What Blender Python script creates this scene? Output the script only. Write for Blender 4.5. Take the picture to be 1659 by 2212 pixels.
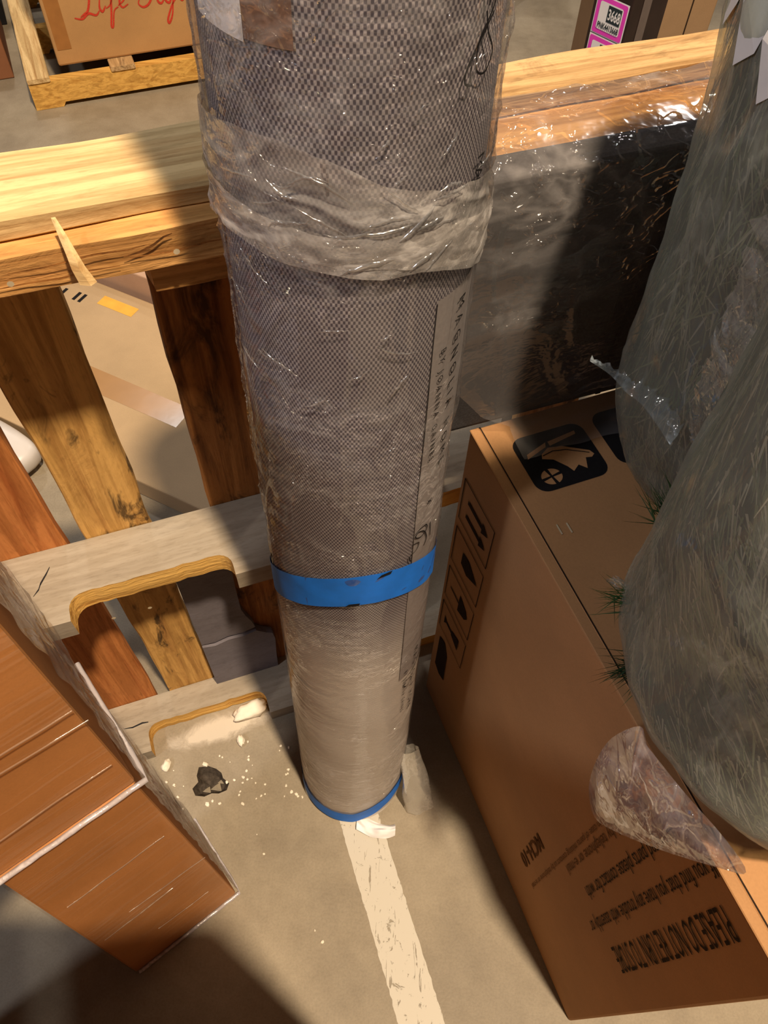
import bpy, bmesh, math, random
from mathutils import Vector, Matrix, noise as mnoise
for o in list(bpy.data.objects): bpy.data.objects.remove(o)
scene = bpy.context.scene
COL = scene.collection
rnd = random.Random(7)

# ------------------------------------------------------------------ camera
F = 1690.0; PITCH = math.radians(55.8); ROLL = math.radians(2.2); CAM_H = 1.6
cam = bpy.data.cameras.new('camera'); cam.sensor_fit = 'HORIZONTAL'; cam.sensor_width = 36.0
cam.lens = F / 1659 * 36.0; cam.clip_start = 0.02; cam.clip_end = 100
camo = bpy.data.objects.new('camera', cam); COL.objects.link(camo)
fwd = Vector((0, math.cos(PITCH), -math.sin(PITCH))); r0 = Vector((1, 0, 0)); u0 = r0.cross(fwd)
rt = r0 * math.cos(ROLL) + u0 * math.sin(ROLL); up = u0 * math.cos(ROLL) - r0 * math.sin(ROLL)
cm = Matrix((rt, up, -fwd)).transposed().to_4x4(); cm.translation = (0, 0, CAM_H)
camo.matrix_world = cm
scene.camera = camo

# ------------------------------------------------------------------ world, lamps, exposure
w = bpy.data.worlds.new('warehouse_air'); scene.world = w; w.use_nodes = True
bg = w.node_tree.nodes['Background']; bg.inputs[0].default_value = (0.62, 0.58, 0.62, 1); bg.inputs[1].default_value = 0.055

def lamp(name, loc, target, size, power, color):
    l = bpy.data.lights.new(name, 'AREA'); l.shape = 'DISK'; l.size = size; l.energy = power; l.color = color
    o = bpy.data.objects.new(name, l); COL.objects.link(o); o.location = loc
    d = Vector(target) - Vector(loc); o.rotation_euler = d.to_track_quat('-Z', 'Y').to_euler()
    return o
def spot(name, loc, target, radius, power, color, cone, blend):
    l = bpy.data.lights.new(name, 'SPOT'); l.shadow_soft_size = radius; l.energy = power; l.color = color; l.spot_size = math.radians(cone); l.spot_blend = blend
    o = bpy.data.objects.new(name, l); COL.objects.link(o); o.location = loc
    d = Vector(target) - Vector(loc); o.rotation_euler = d.to_track_quat('-Z', 'Y').to_euler(); return o
spot('high_bay_lamp', (1.16, -1.08, 6.5), (-.05, .45, .6), .15, 2600, (1.0, 0.79, 0.55), 62, .6)
lamp('high_bay_lamp', (-2.5, 6.5, 7.0), (-2.5, 6.5, 0), 0.6, 150, (1.0, 0.94, 0.88))
lamp('high_bay_lamp', (3.5, 6.5, 7.0), (3.5, 6.5, 0), 0.6, 130, (1.0, 0.94, 0.90))
lamp('high_bay_lamp', (-3.6, -2.4, 6.0), (0, .4, .9), 0.5, 110, (0.90, 0.92, 1.0))
scene.view_settings.view_transform = 'Standard'; scene.view_settings.look = 'None'
scene.view_settings.gamma = 1; scene.view_settings.use_curve_mapping = False
scene.view_settings.exposure = 0.0

# ------------------------------------------------------------------ helpers
def V(*a): return Vector(a)
def lin(c):
    return tuple(((x / 255) / 12.92 if x <= 10 else (((x / 255) + .055) / 1.055) ** 2.4) for x in c) + (1.0,)
def tag(o, label=None, cat=None, group=None, kind=None):
    if label: o['label'] = label
    if cat: o['category'] = cat
    if group: o['group'] = group
    if kind: o['kind'] = kind
    return o
def put(o, parent=None):
    COL.objects.link(o)
    if parent is not None: o.parent = parent
    return o
def empty(name, loc, label=None, cat=None, group=None, kind=None):
    o = bpy.data.objects.new(name, None); o.location = loc; put(o); o.empty_display_size = .05
    bpy.context.view_layer.update()
    return tag(o, label, cat, group, kind)
def mesh(name, vs, fs, mat, parent=None, smooth=False, mtx=None, uvs=None):
    """vs in world space, or in mtx's local space; parents are unrotated empties or meshes at a location"""
    me = bpy.data.meshes.new(name)
    off = Vector((0, 0, 0))
    me.from_pydata([tuple(v) for v in vs], [], fs)
    if isinstance(mat, (list, tuple)):
        for m in mat: me.materials.append(m)
    else: me.materials.append(mat)
    if smooth: me.polygons.foreach_set('use_smooth', [True] * len(me.polygons))
    if uvs is not None:
        uvl = me.uv_layers.new(name='UVMap')
        for lp in me.loops: uvl.data[lp.index].uv = uvs[lp.vertex_index]
    me.update()
    o = bpy.data.objects.new(name, me); put(o)
    if parent is not None:
        o.parent = parent
        pw = wm(parent)
        o.matrix_parent_inverse = Matrix.Identity(4)
        W = mtx if mtx is not None else Matrix.Identity(4)
        o.matrix_basis = pw.inverted() @ W
    elif mtx is not None: o.matrix_basis = mtx
    return o
def wm(o):
    m = o.matrix_basis.copy()
    while o.parent is not None:
        m = o.parent.matrix_basis @ (o.matrix_parent_inverse @ m) if False else o.parent.matrix_basis @ m
        o = o.parent
    return m
def grid_faces(nu, nv, wrap=False):
    fs = []
    for j in range(nv - 1):
        for i in range(nu if wrap else nu - 1):
            i2 = (i + 1) % nu
            fs.append((j * nu + i, j * nu + i2, (j + 1) * nu + i2, (j + 1) * nu + i))
    return fs
def frame(origin, xdir, zdir=(0, 0, 1)):
    x = Vector(xdir).normalized(); z = Vector(zdir).normalized(); y = z.cross(x).normalized(); z = x.cross(y)
    m = Matrix((x, y, z)).transposed().to_4x4(); m.translation = origin
    return m
def nz(p, s=1.0, seed=0.0):
    return mnoise.noise(Vector((p[0] * s + seed, p[1] * s + seed * 1.7, p[2] * s - seed)))
def ridge(p, s, seed=0):
    return 1 - abs(nz(p, s, seed)) * 2.2
def board(name, L, W, T, mat, mtx, parent, amp=.0012, seed=0, nx=22, ch=.003, taper=0.0, endrag=0.0):
    """a sawn board: x 0..L, y 0..W, z 0..T, chamfered, slightly uneven"""
    ring = [(ch, 0), (W * .5, 0), (W - ch, 0), (W, ch), (W, T - ch), (W - ch, T), (W * .5, T), (ch, T), (0, T - ch), (0, ch)]
    vs = []; n = len(ring)
    for i in range(nx + 1):
        for k, (y, z) in enumerate(ring):
            x = L * i / nx
            if endrag and i == nx: x += endrag * nz((y * 60, z * 60, seed), 1, 3)
            if endrag and i == 0: x += endrag * nz((y * 60, z * 60, seed), 1, 9)
            y2 = (y - W / 2) * (1 - taper * i / nx) + W / 2
            dy = amp * nz((x * 9, y * 30, z * 30 + seed * 3), 1, seed) * (1.6 if k in (0, 2, 3, 4, 5, 7, 8, 9) else .6)
            dz = amp * nz((x * 7, y * 25 + 9, z * 30 + seed), 1, seed + 5) * .7
            vs.append((x, y2 + dy, z + dz))
    fs = grid_faces(n, nx + 1, True)
    fs = [tuple(f) for f in fs]
    fs.append(tuple(range(n))[::-1]); b = nx * n; fs.append(tuple(b + i for i in range(n)))
    return mesh(name, vs, fs, mat, parent, False, mtx)
def box_mesh(name, x0, x1, y0, y1, z0, z1, mat, mtx, parent, bev=.003, seg=2):
    bm = bmesh.new(); bmesh.ops.create_cube(bm, size=1)
    for v in bm.verts: v.co = Vector((x0 + (v.co.x + .5) * (x1 - x0), y0 + (v.co.y + .5) * (y1 - y0), z0 + (v.co.z + .5) * (z1 - z0)))
    if bev: bmesh.ops.bevel(bm, geom=bm.edges[:], offset=bev, segments=seg, profile=.5, affect='EDGES')
    vs = [v.co.copy() for v in bm.verts]; bm.verts.index_update(); fs = [tuple(v.index for v in f.verts) for f in bm.faces]; bm.free()
    return mesh(name, vs, fs, mat, parent, False, mtx)
def prism(name, poly, z0, z1, mat, mtx, parent, mat_idx=None):
    n = len(poly); vs = [(x, y, z0) for x, y in poly] + [(x, y, z1) for x, y in poly]
    fs = [tuple(range(n))[::-1], tuple(range(n, 2 * n))] + [(i, (i + 1) % n, n + (i + 1) % n, n + i) for i in range(n)]
    o = mesh(name, vs, fs, mat, parent, False, mtx)
    if mat_idx:
        for i, k in mat_idx.items(): o.data.polygons[2 + i].material_index = k
    return o
def ribbon(pts, width, mapf, taper=True):
    """flat stroke polyline -> verts/faces through mapf(x,y)"""
    vs = []; fs = []; n = len(pts)
    for i, p in enumerate(pts):
        a = Vector(pts[max(0, i - 1)]); b = Vector(pts[min(n - 1, i + 1)]); d = (b - a).normalized(); q = Vector((-d.y, d.x))
        wd = width * (0.35 + .65 * math.sin(math.pi * (i + .5) / n)) / 2 if taper else width / 2
        p = Vector(p); vs += [mapf(*(p + q * wd)), mapf(*(p - q * wd))]
    for i in range(n - 1): fs.append((2 * i, 2 * i + 1, 2 * i + 3, 2 * i + 2))
    return vs, fs
def smooth_pts(pts, k=6):
    out = []; n = len(pts)
    for i in range(n - 1):
        p0, p1, p2, p3 = [Vector(pts[min(max(j, 0), n - 1)]) for j in (i - 1, i, i + 1, i + 2)]
        for s in range(k):
            t = s / k
            out.append(.5 * ((2 * p1) + (p2 - p0) * t + (2 * p0 - 5 * p1 + 4 * p2 - p3) * t * t + (3 * p1 - p0 - 3 * p2 + p3) * t ** 3))
    out.append(Vector(pts[-1])); return out
def text_geo(s, size, bold=False, space=1.0):
    cu = bpy.data.curves.new('lettering', 'FONT'); cu.body = s; cu.size = size; cu.resolution_u = 2; cu.space_character = space
    if bold: cu.offset = size * .022
    to = bpy.data.objects.new('lettering', cu); COL.objects.link(to)
    dg = bpy.context.evaluated_depsgraph_get(); me = to.evaluated_get(dg).to_mesh()
    vs = [v.co.copy() for v in me.vertices]; fs = [tuple(p.vertices) for p in me.polygons]
    to.evaluated_get(dg).to_mesh_clear(); bpy.data.objects.remove(to); bpy.data.curves.remove(cu)
    return vs, fs
def join_geo(parts):
    V_ = []; F_ = []
    for vs, fs in parts:
        b = len(V_); V_ += list(vs); F_ += [tuple(i + b for i in f) for f in fs]
    return V_, F_

# ------------------------------------------------------------------ materials
def newmat(name):
    m = bpy.data.materials.new(name); m.use_nodes = True; nt = m.node_tree
    for n in list(nt.nodes): nt.nodes.remove(n)
    out = nt.nodes.new('ShaderNodeOutputMaterial')
    return m, nt, out
class NT:
    def __init__(s, name):
        s.m, s.nt, s.out = newmat(name)
    def n(s, t, **kw):
        nd = s.nt.nodes.new(t)
        for k, v in kw.items():
            if k.startswith('i_'):
                key = k[2:]
                nd.inputs[int(key) if key.isdigit() else key.replace('_', ' ')].default_value = v
            else: setattr(nd, k, v)
        return nd
    def l(s, a, ao, b, bi): s.nt.links.new(a.outputs[ao], b.inputs[bi])
    def coords(s, scale, out='Object', rand=True):
        tc = s.n('ShaderNodeTexCoord'); mp = s.n('ShaderNodeMapping'); mp.inputs['Scale'].default_value = scale
        s.l(tc, out, mp, 'Vector')
        if rand:
            oi = s.n('ShaderNodeObjectInfo'); mu = s.n('ShaderNodeMath', operation='MULTIPLY'); mu.inputs[1].default_value = 37.0
            s.l(oi, 'Random', mu, 0); s.l(mu, 0, mp, 'Location')
        return mp
    def noise(s, vec, scale=1.0, detail=4, rough=.55, dist=0.0):
        t = s.n('ShaderNodeTexNoise'); t.inputs['Scale'].default_value = scale; t.inputs['Detail'].default_value = detail
        t.inputs['Roughness'].default_value = rough; t.inputs['Distortion'].default_value = dist
        s.l(vec, 0, t, 'Vector'); return t
    def ramp(s, src, so, stops):
        r = s.n('ShaderNodeValToRGB'); el = r.color_ramp.elements
        while len(el) < len(stops): el.new(.5)
        for e, (p, c) in zip(el, stops): e.position = p; e.color = c if len(c) == 4 else (*c, 1)
        s.l(src, so, r, 'Fac'); return r
    def mix(s, fac, a, b):
        mx = s.n('ShaderNodeMix', data_type='RGBA')
        for val, idx in ((fac, 0), (a, 6), (b, 7)):
            if isinstance(val, tuple) and len(val) == 2 and hasattr(val[0], 'outputs'): s.nt.links.new(val[0].outputs[val[1]], mx.inputs[idx])
            else: mx.inputs[idx].default_value = val
        return mx
    def finish_bsdf(s, col, rough=.7, spec=.3, bump=None, bstr=.3, bdist=.002, metallic=0):
        b = s.n('ShaderNodeBsdfPrincipled'); b.inputs['Roughness'].default_value = rough; b.inputs['Specular IOR Level'].default_value = spec
        b.inputs['Metallic'].default_value = metallic
        if isinstance(col, tuple) and hasattr(col[0], 'outputs'): s.nt.links.new(col[0].outputs[col[1]], b.inputs['Base Color'])
        else: b.inputs['Base Color'].default_value = col
        if bump:
            bp = s.n('ShaderNodeBump'); bp.inputs['Strength'].default_value = bstr; bp.inputs['Distance'].default_value = bdist
            s.nt.links.new(bump[0].outputs[bump[1]], bp.inputs['Height']); s.l(bp, 0, b, 'Normal')
        s.l(b, 0, s.out, 'Surface'); return b
BW0 = (0, 0, 0, 1); BW1 = (1, 1, 1, 1)
def m_plain(name, rgb, rough=.7, spec=.3, nscale=60, var=.12):
    t = NT(name); c = lin(rgb); v = t.coords((1, 1, 1)); n = t.noise(v, nscale, 4)
    lo = tuple(x * (1 - var) for x in c[:3]) + (1,); hi = tuple(min(1, x * (1 + var)) for x in c[:3]) + (1,)
    r = t.ramp(n, 'Fac', [(.3, lo), (.7, hi)]); t.finish_bsdf((r, 'Color'), rough, spec, (n, 'Fac'), .08)
    return t.m
def m_wood(name, light, dark, stain, stain_lo=.6, stain_hi=.75, stain_amt=.8, gscale=1.0, bstr=.5, band=.8):
    t = NT(name); v = t.coords((3.2 * gscale, 70 * gscale, 70 * gscale))
    g = t.noise(v, 1, 6, .6, .6)
    v2 = t.coords((1.6, 26, 26)); g2 = t.noise(v2, 1, 3, .5, 2.5)
    v3 = t.coords((9, 22, 22)); st = t.noise(v3, 1, 5, .65, .8)
    v4 = t.coords((60, 260, 260)); fine = t.noise(v4, 1, 3, .6)
    r = t.ramp(g, 'Fac', [(.30, lin(dark)), (.52, lin(light)), (.9, tuple(min(1, x * 1.12) for x in lin(light)[:3]) + (1,))])
    r2 = t.ramp(g2, 'Fac', [(.44, (.72, .68, .62, 1)), (.52, (1, 1, 1, 1))])
    mu = t.n('ShaderNodeMix', data_type='RGBA', blend_type='MULTIPLY'); mu.inputs[0].default_value = band
    t.l(r, 'Color', mu, 6); t.l(r2, 'Color', mu, 7)
    sr = t.ramp(st, 'Fac', [(stain_lo, BW0), (stain_hi, (stain_amt,) * 3 + (1,))])
    mx = t.mix((sr, 'Color'), (mu, 2), lin(stain))
    fr = t.ramp(fine, 'Fac', [(.30, (.80, .78, .75, 1)), (.5, BW1)])
    mu2 = t.n('ShaderNodeMix', data_type='RGBA', blend_type='MULTIPLY'); mu2.inputs[0].default_value = .7
    t.l(mx, 2, mu2, 6); t.l(fr, 'Color', mu2, 7)
    ad = t.n('ShaderNodeMath', operation='ADD'); t.l(g, 'Fac', ad, 0); t.l(st, 'Fac', ad, 1)
    t.finish_bsdf((mu2, 2), .78, .2, (ad, 0), bstr, .003); return t.m
def m_card(name, rgb, var=.1, streak=None, rough=.75):
    t = NT(name); c = lin(rgb); v = t.coords((1, 1, 1)); n = t.noise(v, 5, 4, .6); f = t.noise(v, 420, 2, .5)
    lo = tuple(x * (1 - var) for x in c[:3]) + (1,); hi = tuple(min(1, x * (1 + var)) for x in c[:3]) + (1,)
    r = t.ramp(n, 'Fac', [(.3, lo), (.7, hi)])
    fr = t.ramp(f, 'Fac', [(.3, (.86, .86, .86, 1)), (.7, BW1)])
    mu = t.n('ShaderNodeMix', data_type='RGBA', blend_type='MULTIPLY'); mu.inputs[0].default_value = .6; t.l(r, 'Color', mu, 6); t.l(fr, 'Color', mu, 7)
    v2 = t.coords((1, 1, 130)); cg = t.noise(v2, 1, 1)
    t.finish_bsdf((mu, 2), rough, .25, (cg, 'Fac'), .06, .002); return t.m
def m_film(name, tint=(1, 1, 1), haze=.1, haze_hi=.3, rough=.09, wr=(30, 30, 30), bstr=.6, bdist=.004, gl=.10, hazecol=(.82, .8, .8), coord='Object', sharp=True, fres=.45, spark=0.0):
    """thin clear plastic: see-through, milky where creased, glossy"""
    t = NT(name); v = t.coords(wr, coord); n1 = t.noise(v, 1, 4, .55, .25)
    sub = t.n('ShaderNodeMath', operation='SUBTRACT'); sub.inputs[1].default_value = .5; t.l(n1, 'Fac', sub, 0)
    ab = t.n('ShaderNodeMath', operation='ABSOLUTE'); t.l(sub, 0, ab, 0)
    n2 = t.noise(v, .35, 3, .5)
    bp = t.n('ShaderNodeBump'); bp.inputs['Strength'].default_value = bstr; bp.inputs['Distance'].default_value = bdist
    t.l(ab if sharp else n1, 0, bp, 'Height')
    if spark:
        n3 = t.noise(v, 3.2, 2, .5, .6); s3 = t.n('ShaderNodeMath', operation='SUBTRACT'); s3.inputs[1].default_value = .5; t.l(n3, 'Fac', s3, 0)
        a3 = t.n('ShaderNodeMath', operation='ABSOLUTE'); t.l(s3, 0, a3, 0)
        r3 = t.n('ShaderNodeMapRange', interpolation_type='SMOOTHSTEP'); r3.inputs['From Min'].default_value = .0; r3.inputs['From Max'].default_value = .05; r3.inputs['To Min'].default_value = 1; r3.inputs['To Max'].default_value = 0; t.l(a3, 0, r3, 'Value')
        k3 = t.n('ShaderNodeMapRange'); k3.inputs['From Min'].default_value = .50; k3.inputs['From Max'].default_value = .62; t.l(n2, 'Fac', k3, 'Value')
        m3 = t.n('ShaderNodeMath', operation='MULTIPLY'); t.l(r3, 0, m3, 0); t.l(k3, 0, m3, 1)
        bp2 = t.n('ShaderNodeBump'); bp2.inputs['Strength'].default_value = 1; bp2.inputs['Distance'].default_value = spark
        t.l(m3, 0, bp2, 'Height'); t.l(bp, 0, bp2, 'Normal'); bp = bp2
    gloss = t.n('ShaderNodeBsdfGlossy'); gloss.inputs['Roughness'].default_value = rough; t.l(bp, 0, gloss, 'Normal')
    tr = t.n('ShaderNodeBsdfTransparent'); tr.inputs[0].default_value = (*tint, 1)
    lw = t.n('ShaderNodeLayerWeight'); lw.inputs['Blend'].default_value = .25; t.l(bp, 0, lw, 'Normal')
    ma = t.n('ShaderNodeMath', operation='MULTIPLY_ADD'); ma.inputs[1].default_value = fres; ma.inputs[2].default_value = gl; ma.use_clamp = True
    t.l(lw, 'Fresnel', ma, 0)
    m1 = t.n('ShaderNodeMixShader'); t.l(ma, 0, m1, 0); t.l(tr, 0, m1, 1); t.l(gloss, 0, m1, 2)
    df = t.n('ShaderNodeBsdfDiffuse'); df.inputs[0].default_value = (*hazecol, 1)
    crease = t.n('ShaderNodeMapRange'); crease.inputs['From Min'].default_value = .0; crease.inputs['From Max'].default_value = .06
    crease.inputs['To Min'].default_value = 1; crease.inputs['To Max'].default_value = 0; t.l(ab, 0, crease, 'Value')
    bl = t.n('ShaderNodeMapRange'); bl.inputs['From Min'].default_value = .40; bl.inputs['From Max'].default_value = .65; t.l(n2, 'Fac', bl, 'Value')
    mu = t.n('ShaderNodeMath', operation='MULTIPLY'); t.l(crease, 0, mu, 0); t.l(bl, 0, mu, 1)
    ad = t.n('ShaderNodeMath', operation='MULTIPLY_ADD'); ad.inputs[1].default_value = haze_hi - haze; ad.inputs[2].default_value = haze; t.l(mu, 0, ad, 0)
    m2 = t.n('ShaderNodeMixShader'); t.l(ad, 0, m2, 0); t.l(m1, 0, m2, 1); t.l(df, 0, m2, 2)
    t.l(m2, 0, t.out, 'Surface'); return t.m

M_floor = None
def m_floor():
    t = NT('concrete'); v = t.coords((1, 1, 1), rand=False); n = t.noise(v, 2.2, 6, .6, .4); n2 = t.noise(v, 14, 5, .7); f = t.noise(v, 240, 3, .6)
    r = t.ramp(n, 'Fac', [(.3, lin((126, 115, 98))), (.5, lin((150, 138, 118))), (.72, lin((166, 154, 133)))])
    r2 = t.ramp(n2, 'Fac', [(.3, (.80, .78, .75, 1)), (.6, BW1)])
    mu = t.n('ShaderNodeMix', data_type='RGBA', blend_type='MULTIPLY'); mu.inputs[0].default_value = .8; t.l(r, 'Color', mu, 6); t.l(r2, 'Color', mu, 7)
    r3 = t.ramp(f, 'Fac', [(.25, (.8, .8, .8, 1)), (.6, BW1)])
    mu2 = t.n('ShaderNodeMix', data_type='RGBA', blend_type='MULTIPLY'); mu2.inputs[0].default_value = .8; t.l(mu, 2, mu2, 6); t.l(r3, 'Color', mu2, 7)
    t.finish_bsdf((mu2, 2), .55, .4, (f, 'Fac'), .12, .002); return t.m
M_floor = m_floor()
def m_paint():
    t = NT('worn_white_paint'); v = t.coords((1, 1, 1), rand=False)
    n = t.noise(v, 42, 6, .72, .5); r = t.ramp(n, 'Fac', [(.33, BW0), (.39, BW1)])
    v2 = t.coords((120, 22, 1), rand=False); sc = t.noise(v2, 1, 4, .6, 1.5); r2 = t.ramp(sc, 'Fac', [(.33, BW0), (.38, BW1)])
    mn = t.n('ShaderNodeMix', data_type='RGBA', blend_type='MULTIPLY'); mn.inputs[0].default_value = .85; t.l(r, 'Color', mn, 6); t.l(r2, 'Color', mn, 7)
    b = t.n('ShaderNodeBsdfPrincipled'); b.inputs['Base Color'].default_value = lin((196, 190, 178)); b.inputs['Roughness'].default_value = .6
    tr = t.n('ShaderNodeBsdfTransparent'); mx = t.n('ShaderNodeMixShader'); t.l(mn, 2, mx, 0); t.l(tr, 0, mx, 1); t.l(b, 0, mx, 2)
    t.l(mx, 0, t.out, 'Surface'); return t.m
def m_dust():
    t = NT('white_dust'); v = t.coords((1, 1, 1), rand=False); n = t.noise(v, 26, 6, .7, .6); n2 = t.noise(v, 200, 3)
    uv = t.n('ShaderNodeTexCoord'); g = t.n('ShaderNodeTexGradient', gradient_type='SPHERICAL'); mp = t.n('ShaderNodeMapping')
    mp.inputs['Location'].default_value = (-1, -1, 0); mp.inputs['Scale'].default_value = (2, 2, 1); t.l(uv, 'UV', mp, 0); t.l(mp, 0, g, 0)
    ad = t.n('ShaderNodeMath', operation='ADD'); t.l(n, 'Fac', ad, 0); t.l(g, 'Fac', ad, 1)
    mr = t.n('ShaderNodeMapRange'); mr.inputs['From Min'].default_value = .72; mr.inputs['From Max'].default_value = 1.15; mr.inputs['To Max'].default_value = .75; t.l(ad, 0, mr, 'Value')
    gm = t.n('ShaderNodeMath', operation='MULTIPLY', use_clamp=True); gm2 = t.n('ShaderNodeMath', operation='MULTIPLY', use_clamp=True); gm2.inputs[1].default_value = 4
    t.l(g, 'Fac', gm2, 0); t.l(mr, 0, gm, 0); t.l(gm2, 0, gm, 1)
    d = t.n('ShaderNodeBsdfDiffuse'); d.inputs[0].default_value = lin((226, 214, 196)); tr = t.n('ShaderNodeBsdfTransparent'); mx = t.n('ShaderNodeMixShader')
    t.l(gm, 0, mx, 0); t.l(tr, 0, mx, 1); t.l(d, 0, mx, 2); t.l(mx, 0, t.out, 'Surface'); return t.m
def m_weave():
    t = NT('woven_rug_backing'); uv = t.n('ShaderNodeUVMap'); sp = t.n('ShaderNodeSeparateXYZ'); t.l(uv, 0, sp, 0)
    def wv(sock, p, ph=0.0):
        m = t.n('ShaderNodeMath', operation='MULTIPLY_ADD'); m.inputs[1].default_value = 2 * math.pi / p; m.inputs[2].default_value = ph; t.l(sp, sock, m, 0)
        c = t.n('ShaderNodeMath', operation='COSINE'); t.l(m, 0, c, 0); return c
    a = wv(0, .00225); b = wv(1, .0029)
    # staggered rows of loops
    s = t.n('ShaderNodeMath', operation='SUBTRACT'); t.l(b, 0, s, 0); t.l(a, 0, s, 1)
    ab = t.n('ShaderNodeMath', operation='ABSOLUTE'); t.l(s, 0, ab, 0)
    c = wv(0, .0037); d = wv(1, .0060)
    pr = t.n('ShaderNodeMath', operation='MULTIPLY'); t.l(c, 0, pr, 0); t.l(d, 0, pr, 1)
    pa = t.n('ShaderNodeMath', operation='MULTIPLY_ADD'); pa.inputs[1].default_value = .5; pa.inputs[2].default_value = .5; t.l(pr, 0, pa, 0)
    mp = t.n('ShaderNodeMapping'); mp.inputs['Scale'].default_value = (14, 5, 1); t.l(uv, 0, mp, 0); bl = t.noise(mp, 1, 4, .55, .5)
    yarn = t.ramp(pa, 0, [(.34, lin((94, 88, 99))), (.64, lin((186, 179, 182)))])
    mp2 = t.n('ShaderNodeMapping'); mp2.inputs['Scale'].default_value = (500, 500, 1); t.l(uv, 0, mp2, 0); fz = t.noise(mp2, 1, 3, .6)
    fr = t.ramp(fz, 'Fac', [(.3, (.84, .84, .84, 1)), (.65, BW1)])
    mu = t.n('ShaderNodeMix', data_type='RGBA', blend_type='MULTIPLY'); mu.inputs[0].default_value = .8; t.l(yarn, 'Color', mu, 6); t.l(fr, 'Color', mu, 7)
    br = t.ramp(bl, 'Fac', [(.3, (.80, .79, .80, 1)), (.62, BW1)])
    mu2 = t.n('ShaderNodeMix', data_type='RGBA', blend_type='MULTIPLY'); mu2.inputs[0].default_value = 1; t.l(mu, 2, mu2, 6); t.l(br, 'Color', mu2, 7)
    fade = t.n('ShaderNodeMapRange', interpolation_type='SMOOTHSTEP'); fade.inputs['From Min'].default_value = .80; fade.inputs['From Max'].default_value = .58; t.l(sp, 1, fade, 'Value')
    pl = t.n('ShaderNodeMix', data_type='RGBA', blend_type='MULTIPLY'); pl.inputs[0].default_value = .8; pl.inputs[6].default_value = lin((228, 220, 212)); t.l(fr, 'Color', pl, 7)
    fin = t.mix((fade, 0), (mu2, 2), (pl, 2))
    t.finish_bsdf((fin, 2), .9, .1, (pa, 0), .25, .0005); return t.m
def m_needle(name, a, b):
    t = NT(name); v = t.coords((1, 1, 1)); n = t.noise(v, 9, 4, .6)
    r = t.ramp(n, 'Fac', [(.35, lin(a)), (.65, lin(b))]); t.finish_bsdf((r, 'Color'), .6, .3); return t.m
def m_bush():
    t = NT('packed_needles'); uv = t.n('ShaderNodeUVMap'); mp = t.n('ShaderNodeMapping'); mp.inputs['Scale'].default_value = (70, 7, 1); mp.inputs['Rotation'].default_value = (0, 0, .25)
    t.l(uv, 0, mp, 0); n = t.noise(mp, 1, 5, .65, 1.2)
    v = t.coords((1, 1, 1)); p = t.noise(v, 8, 3, .5)
    r = t.ramp(n, 'Fac', [(.3, lin((34, 44, 26))), (.55, lin((82, 92, 66))), (.75, lin((128, 128, 104)))])
    r2 = t.ramp(p, 'Fac', [(.35, lin((70, 116, 70))), (.5, lin((150, 158, 132))), (.68, lin((158, 146, 120)))])
    mu = t.n('ShaderNodeMix', data_type='RGBA', blend_type='MULTIPLY'); mu.inputs[0].default_value = .7; t.l(r, 'Color', mu, 6); t.l(r2, 'Color', mu, 7)
    t.finish_bsdf((mu, 2), .8, .1, (n, 'Fac'), .6, .004); return t.m

W_pale = m_wood('pale_pine', (222, 192, 140), (188, 148, 96), (150, 110, 66), .66, .8, .5)
W_warm = m_wood('warm_rough_oak', (216, 164, 100), (168, 112, 58), (104, 66, 36), .60, .75, .8, .7, .9)
W_yellow = m_wood('mottled_yellow_board', (220, 172, 100), (176, 126, 68), (52, 38, 26), .55, .64, .85, .8, .7)
W_orange = m_wood('orange_board', (204, 132, 74), (170, 98, 50), (120, 72, 40), .64, .8, .6, 1.0, .4)
W_brown = m_wood('brown_board', (176, 118, 62), (118, 72, 36), (44, 28, 18), .52, .66, .8, .8, .5)
W_grey = m_wood('grey_weathered_stringer', (160, 148, 130), (150, 138, 121), (112, 102, 88), .56, .74, .5, .5, .25, .35)
W_cut = m_wood('fresh_notch_cut', (232, 186, 104), (204, 150, 76), (170, 116, 60), .66, .8, .5, 1.2, .8)
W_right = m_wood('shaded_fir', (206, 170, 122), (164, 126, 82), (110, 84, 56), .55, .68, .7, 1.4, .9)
W_bluegrey = m_wood('blue_grey_board', (118, 113, 120), (110, 105, 112), (90, 86, 94), .6, .8, .4, .4, .15, .15)
C_tan = m_card('tan_cardboard', (176, 132, 90)); C_or = m_card('orange_cardboard', (196, 136, 80), .16); C_dull = m_card('dull_cardboard', (178, 152, 118))
C_bg = m_card('plain_cardboard', (186, 142, 92)); C_dark = m_card('brown_cardboard', (140, 92, 62)); C_pink = m_card('pinkish_cardboard', (188, 154, 130))
P_black = m_plain('black_ink', (22, 20, 22), .8, .2, 200, .2); P_ink = m_plain('brown_black_ink', (46, 34, 26), .85, .1, 300, .3)
P_faint = m_plain('faded_ink', (104, 72, 42), .9, .1, 300, .2); P_red = m_plain('red_ink', (196, 62, 44), .8, .2, 300, .2)
P_white = m_plain('white_paper', (240, 238, 240), .7, .3, 40, .04); P_brownlabel = m_plain('brown_label', (134, 102, 84), .6, .3, 300, .06)
P_bluelabel = m_plain('slate_blue_print', (84, 104, 134), .6, .3, 60, .1); P_pink = m_plain('hot_pink_print', (238, 70, 200), .6, .3, 60, .05)
P_slate = m_plain('dark_slate_print', (42, 54, 60), .6, .3, 60, .08)
B_tape = m_plain('blue_masking_tape', (26, 118, 228), .62, .35, 26, .16); T_brown = m_plain('brown_packing_tape', (160, 108, 56), .45, .4, 30, .08)
D_panel = m_plain('charcoal_fabric', (62, 60, 62), .85, .2, 420, .25); D_wood = m_plain('dark_espresso_wood', (44, 32, 30), .5, .4, 30, .2)
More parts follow.
